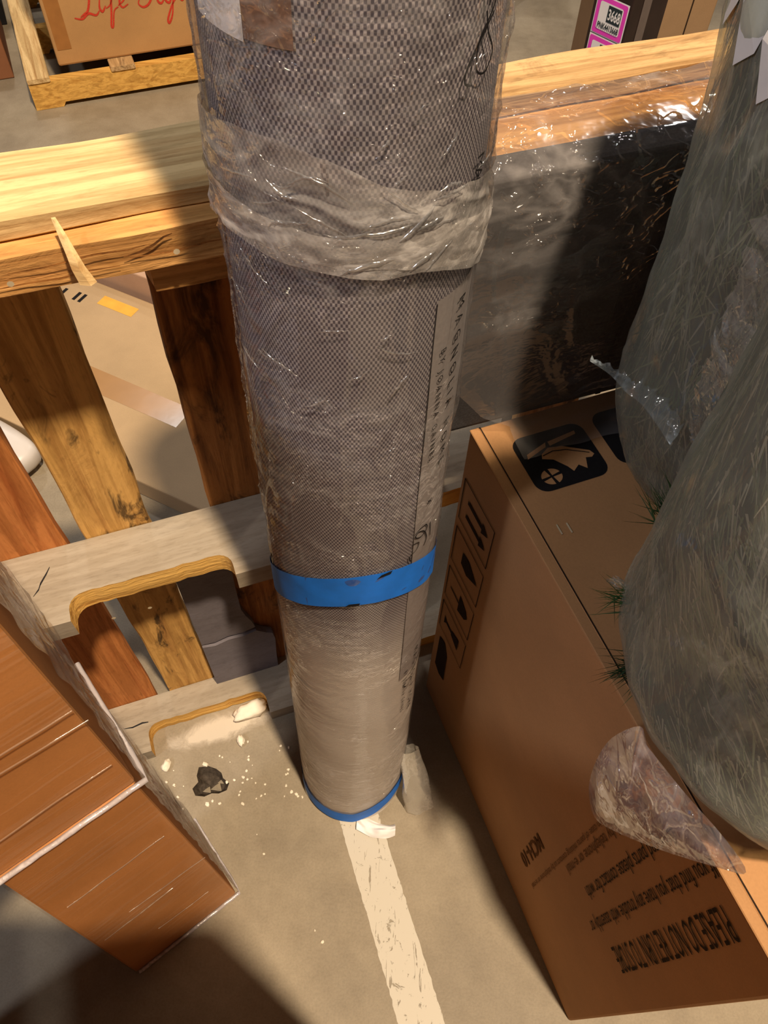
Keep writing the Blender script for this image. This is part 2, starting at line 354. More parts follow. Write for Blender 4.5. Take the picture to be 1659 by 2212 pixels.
D_greyband = m_plain('grey_band', (104, 94, 92), .6, .3, 40, .1); FOAM = m_plain('white_foam', (236, 226, 208), .8, .2, 90, .06)
BLACKP = m_plain('black_plastic', (24, 23, 25), .6, .3, 30, .2); M_blue = m_plain('blue_plastic', (40, 84, 148), .5, .4, 20, .1)
M_orange = m_plain('orange_paint', (214, 128, 70), .6, .3, 30, .1); M_maroon = m_plain('maroon_print', (86, 24, 34), .5, .4, 30, .2)
M_bag = m_plain('white_poly_bag', (202, 196, 192), .35, .5, 12, .06); M_steel = m_plain('staple_steel', (196, 180, 150), .35, .6, 30, .1)
M_pit = m_plain('dark_chipped_concrete', (70, 62, 54), .95, .05, 120, .4)
WEAVE = m_weave(); PAINT = m_paint(); DUST = m_dust(); BUSH = m_bush()
LINER = m_plain('off_white_liner', (198, 188, 178), .85, .15, 220, .10)
PRINTBAND = m_plain('grey_print_strip', (168, 161, 160), .8, .2, 260, .08)
N_dark = m_needle('dark_needles', (24, 44, 20), (58, 92, 44)); N_olive = m_needle('olive_needles', (96, 108, 70), (142, 146, 112)); N_grey = m_needle('dry_needles', (150, 142, 122), (186, 178, 160))
F_roll = m_film('clear_roll_film', (.98, .97, .97), .02, .12, .06, (14, 14, 26), .9, .006, .06, spark=.010)
F_band = m_film('bunched_film', (.95, .93, .90), .18, .56, .06, (18, 18, 44), 1.0, .010, .10, (.78, .74, .72), spark=.010)
F_slab = m_film('draped_film', (.95, .94, .94), .08, .24, .10, (9, 9, 16), .8, .008, .06, (.72, .68, .68), spark=.004, fres=.3)
F_tree = m_film('milky_tree_film', (.93, .97, .92), .22, .40, .12, (34, 34, 10), .6, .004, .06, (.64, .66, .58), sharp=False)
F_tear = m_film('torn_film', (.95, .97, .98), .07, .40, .06, (26, 26, 26), .9, .006, .16, (.82, .92, .96), fres=.10, spark=.008)
F_bag = m_film('bag_film', (.97, .94, .94), .06, .26, .05, (10, 10, 10), .6, .006, .10, (.88, .84, .92), fres=.25, spark=.010)
F_shrink = m_film('shrink_film', (.99, .96, .93), .0, .10, .28, (3, 3, 60), .15, .002, .02, (.9, .74, .6), fres=.10)
F_side = m_film('loose_shrink_film', (.96, .93, .9), .12, .50, .10, (40, 40, 22), .9, .005, .07, (.86, .78, .72))

# ------------------------------------------------------------------ floor with a chipped pit, painted line, dust
pit_c = (-.325, .420); pit = []
for k in range(14):
    a = 2 * math.pi * k / 14; rr = .030 + .010 * nz((math.cos(a) * 2, math.sin(a) * 2, 1.3), 1) + .008 * math.cos(3 * a + .6)
    pit.append((pit_c[0] + rr * 1.15 * math.cos(a), pit_c[1] + rr * .95 * math.sin(a)))
bm = bmesh.new()
outer = [bm.verts.new((x, y, 0)) for x, y in ((-7, -3), (7, -3), (7, 10), (-7, 10))]
inner = [bm.verts.new((x, y, 0)) for x, y in pit]
eds = [bm.edges.new((outer[i], outer[(i + 1) % 4])) for i in range(4)] + [bm.edges.new((inner[i], inner[(i + 1) % 14])) for i in range(14)]
bmesh.ops.triangle_fill(bm, use_beauty=True, edges=eds)
for f in bm.faces:
    f.normal_update()
    if f.normal.z < 0: f.normal_flip()
bm.verts.index_update(); vs = [v.co.copy() for v in bm.verts]; fs = [tuple(v.index for v in f.verts) for f in bm.faces]; bm.free()
floor = mesh('floor', vs, fs, M_floor); tag(floor, 'beige grey concrete warehouse floor', None, None, 'structure')
for nm, a, b in (('wall_back', (-7, 10), (7, 10)), ('wall_left', (-7, -3), (-7, 10)), ('wall_right', (7, 10), (7, -3)), ('wall_front', (7, -3), (-7, -3))):
    wo = mesh(nm, [(a[0], a[1], 0), (b[0], b[1], 0), (b[0], b[1], 7.6), (a[0], a[1], 7.6)], [(0, 1, 2, 3)], m_plain(nm + '_grey_sheet', (138, 134, 130), .7, .2, 3, .1)); tag(wo, 'grey sheet metal warehouse wall', None, None, 'structure')
vs = [(x, y, 0) for x, y in pit] + [(pit_c[0] + (x - pit_c[0]) * .72, pit_c[1] + (y - pit_c[1]) * .7, -.014 + .004 * nz((x * 80, y * 80, 0))) for x, y in pit] + [(pit_c[0] - .004, pit_c[1], -.020)]
fs = [(i, (i + 1) % 14, 14 + (i + 1) % 14, 14 + i) for i in range(14)] + [(14 + i, 14 + (i + 1) % 14, 28) for i in range(14)]
mesh('chipped_pit', vs, fs, M_pit, floor)
for k, (dx, dy, s) in enumerate(((.012, -.006, .012), (-.006, -.012, .009), (.020, .006, .008))):
    ch = mesh('concrete_chip', [(pit_c[0] + dx + s * a, pit_c[1] + dy + s * b, -.012 + s * c) for a, b, c in ((-1, -.4, 0), (.9, -.6, 0), (.4, .8, 0), (-.2, .1, .7))], [(0, 1, 3), (1, 2, 3), (2, 0, 3), (0, 2, 1)], M_floor, floor)
# painted line
pa, pb = V(-.050, .428, 0), V(.1175, -.02, 0); dd = (pb - pa).normalized(); qq = V(-dd.y, dd.x, 0)
nl = 60; vs = []
for i in range(nl + 1):
    c = pa.lerp(pb, i / nl); e = .0020
    for s, k in ((-1, 0), (1, 7)):
        wv_ = .038 + e * nz((i * .9, k, 0), 1, 2)
        vs.append(c + qq * s * wv_ + V(0, 0, .0007))
fs = [(2 * i, 2 * i + 1, 2 * i + 3, 2 * i + 2) for i in range(nl)]
mesh('painted_line', vs, fs, PAINT, floor)

# ------------------------------------------------------------------ standing pallet (rail fence)
PA = math.radians(21.1); PT = V(math.cos(PA), math.sin(PA), 0); PN = V(-math.sin(PA), math.cos(PA), 0); P0 = V(-.537, .550, 0)
def PL(a, d, z): return P0 + PT * a - PN * d + V(0, 0, z)
pal = empty('standing_pallet', PL(.3, .06, 0), 'weathered wooden pallet standing on edge as a fence behind the rug roll', 'pallet')
def pboard(name, a0, a1, d0, d1, z0, z1, mat, **kw):      # lies along the pallet, x = along, y = towards back, z up
    return board(name, a1 - a0, abs(d1 - d0), z1 - z0, mat, frame(PL(a0, max(d0, d1), z0), PT), pal, **kw)
pboard('top_board', -.30, .52, .080, -.020, 1.178, 1.200, W_pale, amp=.0025, seed=1, nx=40)
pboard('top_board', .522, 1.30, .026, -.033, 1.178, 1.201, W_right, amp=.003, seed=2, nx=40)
pboard('stringer', -.30, 1.30, .099, -.004, 1.136, 1.1775, W_warm, amp=.004, seed=3, nx=70)
def notched(name, z0, z1, depth, notch, n_in, a0, a1):
    poly = []; idx = {}
    def p(a, d): poly.append((a - a0, -d))
    p(a0, 0); p(a0, depth)
    for (n0, n1) in notch:
        p(n0, depth)
        m0 = len(poly)
        for k in range(6):
            th = k / 5 * math.pi / 2; rr = .022
            p(n0 + rr - rr * math.cos(th) , n_in + rr - rr * math.sin(th))
        nn = 16
        for k in range(1, nn):
            p(n0 + .022 + (n1 - n0 - .044) * k / nn, n_in + .0022 * nz((k * 1.3, n0 * 9, 0)))
        for k in range(6):
            th = k / 5 * math.pi / 2; rr = .022
            p(n1 - rr + rr * math.sin(th), n_in + rr - rr * math.cos(th))
        p(n1, depth)
        for i in range(m0 - 1, len(poly) - 1): idx[i] = 1
    p(a1, depth); p(a1, 0)
    return prism(name, poly, 0, z1 - z0, [W_grey, W_cut], frame(PL(a0, 0, z0), PT), pal, idx)
ms = notched('stringer', .590, .630, .126, ((.078, .306), (.60, .83)), .086, -.30, 1.30)
bs = notched('stringer', 0.001, .040, .112, ((.058, .300), (.60, .83)), .058, -.30, 1.30)
# raised splinters along the notch edges
def splinter(name, pts, wd, th, mat, parent):
    vs = []; n = len(pts)
    for i, p in enumerate(pts):
        k = wd * (1 - .75 * i / (n - 1)); vs += [p + PT * k / 2, p - PT * k / 2, p - PN * th + PT * k * .1]
    fs = []
    for i in range(n - 1):
        for j in range(3): fs.append((3 * i + j, 3 * i + (j + 1) % 3, 3 * i + 3 + (j + 1) % 3, 3 * i + 3 + j))
    fs += [(2, 1, 0), (3 * n - 3, 3 * n - 2, 3 * n - 1)]
    return mesh(name, vs, fs, mat, parent)
splinter('splinter', [PL(.252, .128, 1.158), PL(.248, .122, 1.170), PL(.246, .115, 1.180), PL(.243, .104, 1.192), PL(.240, .092, 1.200)], .014, .004, W_pale, pal)
# deck boards standing behind the stringers
def slat(a0, a1, z0, z1, mat, seed, d0=-.001, th=.020, **kw):
    return board('deck_board', z1 - z0, a1 - a0, th, mat, frame(PL(a1, d0 - th, z0), V(0, 0, 1), -PN), pal, seed=seed, **kw)
# frame with x up, z toward the camera -> y = z cross x
slat(-.125, .086, .006, 1.128, W_orange, 11, amp=.003)
slat(.113, .208, .006, 1.128, W_yellow, 12, amp=.004, nx=40)
slat(.297, .42, .006, 1.128, W_brown, 13, amp=.003)
slat(.545, .640, .006, 1.128, W_brown, 14, amp=.003)
slat(.80, .91, .006, 1.128, W_yellow, 15, amp=.003)
slat(1.10, 1.21, .006, 1.128, W_brown, 16, amp=.003)
slat(-.29, -.19, .006, 1.128, W_brown, 17, amp=.003)
# broken off plank end under the top stringer
pboard('plank_offcut', .303, .560, .085, .005, 1.100, 1.135, W_warm, amp=.003, seed=21, nx=16, endrag=.012)
# grey broken board between two deck boards
def ragged(name, pts, th, mat, d):
    vs = [PL(a, d, z) for a, z in pts] + [PL(a, d - th, z) for a, z in pts]; n = len(pts)
    fs = [tuple(range(n)), tuple(range(n, 2 * n))[::-1]] + [(i, n + i, n + (i + 1) % n, (i + 1) % n) for i in range(n)]
    return mesh(name, vs, fs, mat, pal)
ragged('broken_board', [(.211, .588), (.211, .226), (.235, .222), (.262, .231), (.290, .228), (.316, .236), (.312, .262), (.304, .290), (.299, .318), (.300, .40), (.303, .50), (.304, .588)], .012, W_bluegrey, .014)
ragged('broken_board', [(.211, .220), (.211, .0405), (.342, .0405), (.344, .10), (.348, .17), (.345, .196), (.334, .205), (.316, .226), (.29, .219), (.262, .222), (.235, .213)], .014, W_bluegrey, .017)
# nails
for a, z in ((.14, 1.157), (.19, 1.157), (.13, .61), (.18, .61), (.33, 1.157)):
    c = PL(a, .1065 if z > 1 else .127, z); vs = [c - PN * .0012 + PT * .003 * math.cos(k) + V(0, 0, .003 * math.sin(k)) for k in [i * math.pi / 4 for i in range(8)]]
    mesh('nail_head', vs, [tuple(range(8))], M_steel, pal)
# cracks standing open in the grey stringers
def crack(pts, wd, z):
    n = len(pts); vs = []
    for i, (a, d) in enumerate(pts):
        k = wd * math.sin(math.pi * (i + .3) / n); vs += [PL(a, d - k, z), PL(a, d + k, z)]
    mesh('split', vs, [(2 * i, 2 * i + 1, 2 * i + 3, 2 * i + 2) for i in range(n - 1)], BLACKP, pal)
crack([(.034, .072), (.042, .063), (.045, .055), (.055, .040), (.060, .031)], .0022, .6306)
crack([(.012, .050), (.03, .053), (.05, .050), (.062, .052)], .0018, .0406)

def face_crack(pts, wd):
    n = len(pts); vs = []
    for i, (a, z) in enumerate(pts):
        k = wd * math.sin(math.pi * (i + .5) / n); vs += [PL(a, .1022, z - k), PL(a, .1022, z + k)]
    mesh('split', vs, [(2 * i, 2 * i + 1, 2 * i + 3, 2 * i + 2) for i in range(n - 1)], W_brown, pal)
face_crack([(.17, 1.150), (.20, 1.1505), (.23, 1.149), (.25, 1.151), (.28, 1.150)], .0011)
face_crack([(.19, 1.163), (.22, 1.1625), (.25, 1.165), (.262, 1.166), (.29, 1.164), (.31, 1.166)], .0010)
face_crack([(.285, 1.158), (.30, 1.160), (.312, 1.164), (.322, 1.170), (.330, 1.172)], .0014)
face_crack([(.29, 1.156), (.33, 1.154), (.36, 1.157), (.38, 1.156)], .0010)

# ------------------------------------------------------------------ rug roll
RB = V(-.042, .452, .0066); RAX = V(.008, .076, 1.2).normalized()
RX = V(0, 1, 0).cross(RAX).normalized(); RY = RAX.cross(RX).normalized()
def RP(az, s, r):
    a = math.radians(az); return RB + RAX * s + RX * (r * math.cos(a)) + RY * (r * math.sin(a))
roll = empty('rug_roll', RB, 'tall grey woven rug roll in clear plastic with two blue tape bands', 'rug roll')
def bulge(az, s):
    return .0010 * nz((math.cos(math.radians(az)) * 2, math.sin(math.radians(az)) * 2, s * 3), 1, 4)
LEN = 1.85; R_RUG = .0965
def tube(name, s0, s1, rf, mat, na=120, ns=60, az0=0, az1=360, parent=roll, smooth=True, s0f=None, s1f=None):
    full = abs(az1 - az0) >= 359.9; vs = []; uv = []
    cols = na if full else na + 1
    for j in range(ns + 1):
        for i in range(cols):
            az = az0 + (az1 - az0) * i / na
            a_ = s0f(az) if s0f else s0; b_ = s1f(az) if s1f else s1
            s = a_ + (b_ - a_) * j / ns
            vs.append(RP(az, s, rf(az, s))); uv.append((math.radians(az) * .0965, s))
    return vs, grid_faces(cols, ns + 1, full), uv
# woven body: last column duplicated so the weave's UVs stay continuous
vs, fs, uv = tube('x', 0.0, LEN, lambda a, s: R_RUG + bulge(a, s), WEAVE, 96, 60, -270, 89.8)
n_ = len(vs); vs += [RB + RAX * 0.0005, RB + RAX * LEN]; cols = 97; uv += [(0, 0), (0, 0)]
fs += [(i + 1, i, n_) for i in range(96)] + [(60 * cols + i, 60 * cols + i + 1, n_ + 1) for i in range(96)]
mesh('rug_body', vs, fs, WEAVE, roll, True, None, uv)
# spiral edge seen on top
sp = []
for k in range(120):
    rr = .012 + .08 * k / 120; sp.append((k * 17.0, rr))
vs = []
for az, rr in sp: vs += [RP(az, LEN + .001, rr), RP(az, LEN + .004, rr + .001)]
mesh('spiral_edge', vs, [(2 * i, 2 * i + 1, 2 * i + 3, 2 * i + 2) for i in range(119)], LINER, roll)
# pale paper liner round the foot, with folded edges
def liner_r(az, s):
    f = .0006 * nz((math.cos(math.radians(az)) * 4, math.sin(math.radians(az)) * 4, s * 5), 1, 8)
    f += .0012 * math.exp(-((az + 112 - 10 * (s - .4)) / 2.2) ** 2) + .0010 * math.exp(-((az + 62 + 26 * (s - .4)) / 2.0) ** 2)
    return .0979 + f + .0006 * math.sin(s * 40 + az * .05)
vs, fs, uv = tube('x', 0.004, .70, liner_r, LINER, 180, 40, 0, 360, s1f=lambda az: .55)
mesh('paper_liner', vs, fs, WEAVE, roll, True, None, uv)
# grey printed strip up the side
vs, fs, uv = tube('x', .02, 1.20, lambda a, s: .0986 + .0004 * math.sin(s * 31), PRINTBAND, 24, 80, -46, 26, s0f=lambda az: .56)
mesh('print_strip', vs, fs, PRINTBAND, roll, True)
def on_roll(az_c, s_c, r):      # lettering x runs down the roll, y runs towards larger azimuth
    return lambda x, y: RP(az_c + math.degrees(y / r), s_c - x, r)
def roll_text(txt, size, az, s_top, r=.1003, bold=False, space=1.0, name='printed_lettering', mat=P_black):
    vs, fs = text_geo(txt, size, bold, space); f = on_roll(az, s_top, r)
    return mesh(name, [f(v.x, v.y) for v in vs], fs, mat, roll)
roll_text('MAGNOLIA HOME', .0155, -31, 1.190, space=1.72)
roll_text('BY JOANNA GAINES', .0098, -41.5, 1.150, space=1.62)
roll_text('x', .015, -38, .952)
roll_text('MAGNOLIA HOME', .0155, -31, .62, space=1.72)
roll_text('BY JOANNA GAINES', .0098, -41.5, .58, space=1.62)
roll_text('MAGNOLIA', .0155, -31, 1.302, space=.62)
roll_text('GAINES', .012, -37, 1.278, space=.7)
def roll_stroke(strokes, az, s, wd, r=.1003):
    f = on_roll(az, s, r); parts = [ribbon(smooth_pts(st, 8), wd, f, False) for st in strokes]
    vs, fs = join_geo(parts); return mesh('printed_monogram', vs, fs, P_black, roll)
mono = [[(.004, -.012), (0, -.004), (.002, .006), (.012, .008), (.016, -.002), (.010, -.010), (.004, -.006), (.012, .004), (.030, .010), (.040, .006)],
        [(.020, -.014), (.024, -.004), (.034, -.006), (.040, -.016), (.050, -.014)], [(.006, .014), (.018, .016), (.034, .018)]]
roll_stroke(mono, -40, .912, .0016)
roll_stroke([[(0, -.006), (.004, .006), (.016, .006), (.020, -.004), (.010, -.010), (.002, -.006)], [(.022, .002), (.030, -.004)], [(-.012, .002), (-.010, .004)]], -35, .545, .0016)
roll_stroke([[(.02, -.004), (0, -.006), (-.012, .002), (0, .008), (.020, .002), (.036, -.010), (.052, -.010), (.056, 0), (.046, .006), (.034, -.002), (.022, -.006)], [(.024, .002), (.044, -.016), (.056, -.020), (.060, -.014)]], -34, 1.412, .0014)
# labels under the film at the top
def roll_patch(name, az0, az1, s0f, s1f, r, mat, na=10, ns=6):
    vs, fs, uv = tube('x', 0, 0, lambda a, s: r, mat, na, ns, az0, az1, s0f=s0f, s1f=s1f); return mesh(name, vs, fs, mat, roll, True)
roll_patch('brown_label', -124.5, -105.5, lambda az: 1.3775, lambda az: 1.52, .0974, P_brownlabel)
wl = roll_patch('white_label', -152, -124.6, lambda az: 1.3755 - .0001 * (az + 124), lambda az: 1.50, .0975, P_white)
mesh('label_print', *join_geo([( [RP(a, s, .0977) for a, s in ((-141, 1.397), (-134, 1.397), (-134, 1.42), (-145, 1.42))], [(0, 1, 2, 3)])]), P_bluelabel, wl)
# blue tape
def tape(sa, wd, tilt, ph, seed, name='blue_tape'):
    s0 = lambda az: max(.003, sa + tilt * math.cos(math.radians(az - ph)) + .0012 * nz((az * .09, seed, 0)))
    s1 = lambda az: s0(az) + wd + .0018 * nz((az * .11, seed + 4, 0))
    vs, fs, uv = tube('x', 0, 0, lambda a, s: .1006 + .0006 * nz((a * .06, s * 60, seed)), B_tape, 140, 5, 0, 360, s0f=s0, s1f=s1)
    return mesh(name, vs, fs, B_tape, roll, True)
tape(.724, .058, .085, -75, 1)
tape(-.004, .046, .058, -5, 2)
for az, s in ((-92, .806), (-72, .858)):
    mesh('tape_smudge', [RP(az + a, s + b, .1018) for a, b in ((0, 0), (9, .003), (10, .008), (3, .006))], [(0, 1, 2, 3)], P_black, roll)
# film over the whole roll
def film_r(az, s):
    c, sn = math.cos(math.radians(az)), math.sin(math.radians(az)); p = (c * 1.5, sn * 1.5, s * 4)
    k = max(0, min(1, (s - .70) / .25)); lo = .0994 + .0006 * nz(p, 2.2, 3)
    crease = max(0, ridge(p, 1.7, 6) - .78) * .010 * k + max(0, ridge((p[0], p[1], p[2] * 2.4), 1.3, 11) - .8) * .012 * k
    return lo + crease + .0014 * k * nz(p, 3.5, 1)
vs, fs, uv = tube('x', .02, LEN - .01, film_r, F_roll, 260, 420); mesh('clear_film', vs, fs, F_roll, roll, True)
def interp(tab, x):
    if x <= tab[0][0]: return tab[0][1]
    for (a, b), (c, d) in zip(tab, tab[1:]):
        if x <= c: return b + (d - b) * (x - a) / (c - a)
    return tab[-1][1]
b_hi = [(-270, 1.30), (-200, 1.31), (-155, 1.322), (-113, 1.331), (-88, 1.316), (-62, 1.296), (-15, 1.281), (60, 1.29), (90, 1.30)]
b_lo = [(-270, 1.20), (-180, 1.235), (-150, 1.255), (-118, 1.252), (-88, 1.246), (-60, 1.240), (-20, 1.218), (60, 1.20), (90, 1.20)]
def band_r(az, s, base=.1022):
    c, sn = math.cos(math.radians(az)), math.sin(math.radians(az))
    t = az * .010 + s * 0
    p = (c * 1.2, sn * 1.2, s * 26 + .9 * math.sin(math.radians(az * 1.1)))
    return base + .0030 * nz(p, 1.0, 2) + .0030 * max(0, ridge(p, 1.2, 5) - .5) + .0012 * nz((c * 9, sn * 9, s * 60), 1, 8)
vs, fs, uv = tube('x', 0, 0, band_r, F_band, 300, 60, -270, 89.9, s0f=lambda a: interp(b_lo, a) + .004 * nz((a * .05, 0, 0), 1, 5), s1f=lambda a: interp(b_hi, a) + .003 * nz((a * .06, 2, 0), 1, 6))
mesh('bunched_film', vs, fs, F_band, roll, True)
vs, fs, uv = tube('x', 0, 0, lambda a, s: band_r(a, s * 1.3 + .2, .1046), F_band, 300, 24, -270, 89.9, s0f=lambda a: interp(b_lo, a) - .004 + .006 * nz((a * .03, 5, 0)), s1f=lambda a: interp(b_lo, a) + .036 + .012 * math.sin(math.radians(a * 1.2 + 40)))
mesh('bunched_film', vs, fs, F_band, roll, True)
# folds of film standing up from the wrap, running roughly round the roll
F_fold = m_film('film_fold', (.97, .97, .97), .05, .15, .11, (60, 60, 60), .3, .002, .30, (.86, .85, .86))
def fold(az, s, r, L, ang, hgt, bow, seed):
    vs = []; N = 16; K = 7
    for i in range(N):
        t = i / (N - 1) - .5; x = L * t; y = bow * (1 - 4 * t * t) + .0012 * nz((i * .5, seed, 0))
        du = x * math.cos(ang) - y * math.sin(ang); ds = x * math.sin(ang) + y * math.cos(ang); k = math.cos(math.pi * t) ** .7 if abs(t) < .499 else 0
        for j in range(K):
            th = math.pi * j / (K - 1); wd = hgt * 1.3 * k * math.cos(th)
            vs.append(RP(az + math.degrees((du - wd * math.sin(ang)) / r), s + ds + wd * math.cos(ang), r - .0004 + hgt * k * math.sin(th)))
    mesh('film_fold', vs, grid_faces(K, N), F_fold, roll, True)
fr_ = random.Random(21)
for az, s_, L, ang in ((-95, 1.190, .022, .2), (-72, 1.186, .010, .6), (-122, 1.146, .030, -.3), (-128, 1.150, .020, .1), (-104, 1.118, .026, .7), (-84, 1.150, .016, .5), (-64, 1.132, .024, .9), (-66, 1.170, .03, -.4),
                       (-76, 1.332, .012, 1.0), (-50, 1.322, .016, .9), (-62, 1.345, .010, .8), (-126, 1.300, .020, -.8), (-118, 1.315, .014, -.5), (-40, 1.36, .014, 1.1), (-70, 1.30, .018, .9), (-135, 1.23, .022, -.7), (-128, 1.222, .016, -.4), (-146, 1.19, .02, -.6), (-144, 1.13, .025, -.3)):
    fold(az, s_, .1010, L * 1.3, ang, fr_.uniform(.0006, .0011), fr_.uniform(-.004, .004), fr_.random() * 9)
for k in range(26):
    az = fr_.uniform(-150, -25); s_ = fr_.uniform(1.245, 1.305)
    fold(az, s_, .1050, fr_.uniform(.014, .050), fr_.gauss(.1, .35), fr_.uniform(.0006, .0013), fr_.uniform(-.005, .005), k)
# film tail and paper scrap hanging off the foot
vs = []; nu, nv = 26, 18
for j in range(nv):
    t = j / (nv - 1); c = V(.062, .440, .20).lerp(V(.092, .388, .014), t); wd = .016 + .014 * t
    for i in range(nu):
        a = 2 * math.pi * i / nu; k = 1 + .35 * nz((math.cos(a) * 1.5, math.sin(a) * 1.5, t * 3), 1, 5)
        vs.append(c + V(.95, .3, 0) * wd * math.cos(a) * k + V(-.3, .95, 0) * wd * .5 * math.sin(a) * k + V(0, 0, .004 * nz((a, t * 6, 0))))
mesh('film_tail', vs, grid_faces(nu, nv, True), m_film('tail_film', (.9, .89, .86), .30, .6, .12, (30, 30, 14), .9, .005, .08, (.66, .63, .58)), roll, True)
vs = []; nu, nv = 20, 14
for j in range(nv):
    for i in range(nu):
        u, v = i / (nu - 1), j / (nv - 1)
        x = -.03 + .075 * u; y = .358 - .020 * math.sin(u * 2.2) + .030 * (v - .5) * (1.2 - .5 * u)
        z = .005 + .012 * math.sin(v * math.pi) * (.3 + u) + .007 * nz((u * 4, v * 4, 0), 1, 3) + .004
        vs.append(V(x, y, max(.0018, z)))
mesh('paper_scrap', vs, grid_faces(nu, nv), P_white, roll, True)

# ------------------------------------------------------------------ big tan carton with lettering
BA = math.radians(-67.5); BT = V(math.cos(BA), math.sin(BA), 0); BN = V(-math.sin(BA), math.cos(BA), 0); BO = V(.155, .518, 0)
S0, S1, BH, BD = -.134, .515, .850, .50
def BXP(s, wv_, z): return BO + BT * s + BN * wv_ + V(0, 0, z)
car = empty('tan_carton', BXP((S0 + S1) / 2, BD / 2, 0), 'large tan carton printed PLEASE DO NOT RETURN TO STORE, wrapped trees on top', 'box')
cf = frame(BXP(S0, 0, 0), BT)     # x along the left face towards the camera, y to the right of that
# local y axis of cf = z cross x = (.939,.343) -> into the carton
box_mesh('carton_body', 0, S1 - S0, 0, BD, 0.0, BH - .003, C_tan, cf, car, .004)
box_mesh('top_flap', .004, S1 - S0 - .004, .010, BD * .5 - .002, BH - .003, BH, C_tan, cf, car, .001, 1)
box_mesh('top_flap', .004, S1 - S0 - .004, BD * .5 + .002, BD - .010, BH - .003, BH, C_tan, cf, car, .001, 1)
box_mesh('edge_liner', .002, S1 - S0 - .002, -.0015, .011, BH - .0035, BH - .0005, C_tan, cf, car, .001, 1)
box_mesh('score_line', .003, S1 - S0 - .003, .0112, .0128, BH - .0032, BH + .0004, P_ink, cf, car, 0, 1)
def face_map(s, z):    # lettering x runs down the face, y towards the camera end
    return lambda x, y: BXP(s + y, -.0012, z - x)
def face_text(txt, length, height, s, z, mat, bold=False, name='printed_lettering'):
    vs, fs = text_geo(txt, 1.0, bold); mx = max(v.x for v in vs); my = max(v.y for v in vs); f = face_map(s, z)
    return mesh(name, [f(v.x / mx * length, v.y / my * height) for v in vs], fs, mat, car)
face_text('PLEASE DO NOT RETURN TO STORE', .385, .032, .436, .815, P_ink, False)
face_text('If you find that you have any trouble with assembly or', .46, .018, .398, .845, P_ink)
face_text('damaged parts please contact for with', .36, .018, .360, .800, P_ink)
face_text('us 1 by telephone or e-mail', .30, .014, .324, .700, P_faint)
face_text('in case of parts missing contact us by telephone or e-mail', .46, .009, .310, .620, P_faint)
face_text('MCH-10', .165, .024, .262, .335, P_faint, True)
# handling symbols, one square per symbol down the far end of the face
def face_strokes(strokes, wd, s, z, name='handling_symbol'):
    f = face_map(s, z); parts = []
    for st in strokes:
        if len(st) > 2 and st[0] == st[-1] and len(st) < 0: pass
        parts.append(ribbon([Vector(p) for p in st], wd, f, False))
    vs, fs = join_geo(parts); return mesh(name, vs, fs, P_ink, car)
def face_fill(polys, s, z, name='handling_symbol'):
    f = face_map(s, z); parts = [([f(*p) for p in pl], [tuple(range(len(pl)))]) for pl in polys]
    vs, fs = join_geo(parts); return mesh(name, vs, fs, P_ink, car)
def sqr(a): return [(0, 0), (a, 0), (a, a), (0, a), (0, 0)]
zz = .760; ss = -.122
for k in range(4):
    z_ = zz - k * .115
    face_strokes([sqr(.092)], .0024, ss, z_)
    if k == 0: face_fill([[(.028, .018), (.036, .018), (.036, .062), (.044, .062), (.032, .080), (.020, .062), (.028, .062)], [(.060, .018), (.068, .018), (.068, .062), (.076, .062), (.064, .080), (.052, .062), (.060, .062)]], ss, z_)
    elif k == 1: face_fill([[(.03, .03), (.06, .03), (.066, .05), (.046, .082), (.026, .05)]], ss, z_)
    elif k == 2: face_fill([[(.02, .046), (.07, .046), (.06, .07), (.046, .078), (.032, .07)], [(.044, .014), (.048, .014), (.048, .046), (.044, .046)]], ss, z_)
    else: face_fill([[(.028, .07), (.064, .07), (.054, .044), (.049, .042), (.049, .022), (.06, .014), (.032, .014), (.043, .022), (.043, .042), (.038, .044)]], ss, z_)
face_fill([[(0, .0), (.12, .0), (.13, .02), (.12, .04), (.02, .036), (-.01, .02)]], -.112, .290)
# black pictograms on the top: x to the right across the carton, y away from the camera end
def top_map(w0, s0, z): return lambda x, y: BXP(s0 - y, w0 + x, z)
def top_fill(polys, w0, s0, z, mat, name):
    f = top_map(w0, s0, z); vs, fs = join_geo([([f(*p) for p in pl], [tuple(range(len(pl)))]) for pl in polys])
    return mesh(name, vs, fs, mat, car)
def rrect(a, b, r, n=6):
    out = []
    for cx_, cy_, st in ((a - r, r, -90), (a - r, b - r, 0), (r, b - r, 90), (r, r, 180)):
        for k in range(n + 1):
            th = math.radians(st + 90 * k / n); out.append((cx_ + r * math.cos(th), cy_ + r * math.sin(th)))
    return out
def circ(x, y, r, n=20, a0=0, a1=360): return [(x + r * math.cos(math.radians(a0 + (a1 - a0) * k / n)), y + r * math.sin(math.radians(a0 + (a1 - a0) * k / n))) for k in range(n)]
PW, PH_, PZ = .098, .086, BH + .0006
w1, s1_ = .036, -.012
pic = top_fill([rrect(PW, PH_, .016)], w1, s1_, PZ, P_black, 'pictogram')
k = PW
shapes = [[(.10, .60), (.40, .72), (.43, .80), (.12, .68)], [(.46, .72), (.86, .80), (.87, .86), (.46, .80)],
          [(.30, .62), (.42, .70), (.60, .66), (.90, .46), (.93, .38), (.88, .34), (.80, .36), (.74, .18), (.66, .28), (.56, .20), (.52, .30), (.40, .48), (.27, .54)]]
wheel = []
for q in range(4): wheel.append([(.26, .20)] and [(.26 + .02 * math.cos(math.radians(q * 90 + 45 + 10)), .22 + .02 * math.sin(math.radians(q * 90 + 55)))] + [(.26 + .135 * math.cos(math.radians(q * 90 + 20 + 70 * j / 6)), .22 + .135 * math.sin(math.radians(q * 90 + 20 + 70 * j / 6))) for j in range(7)])
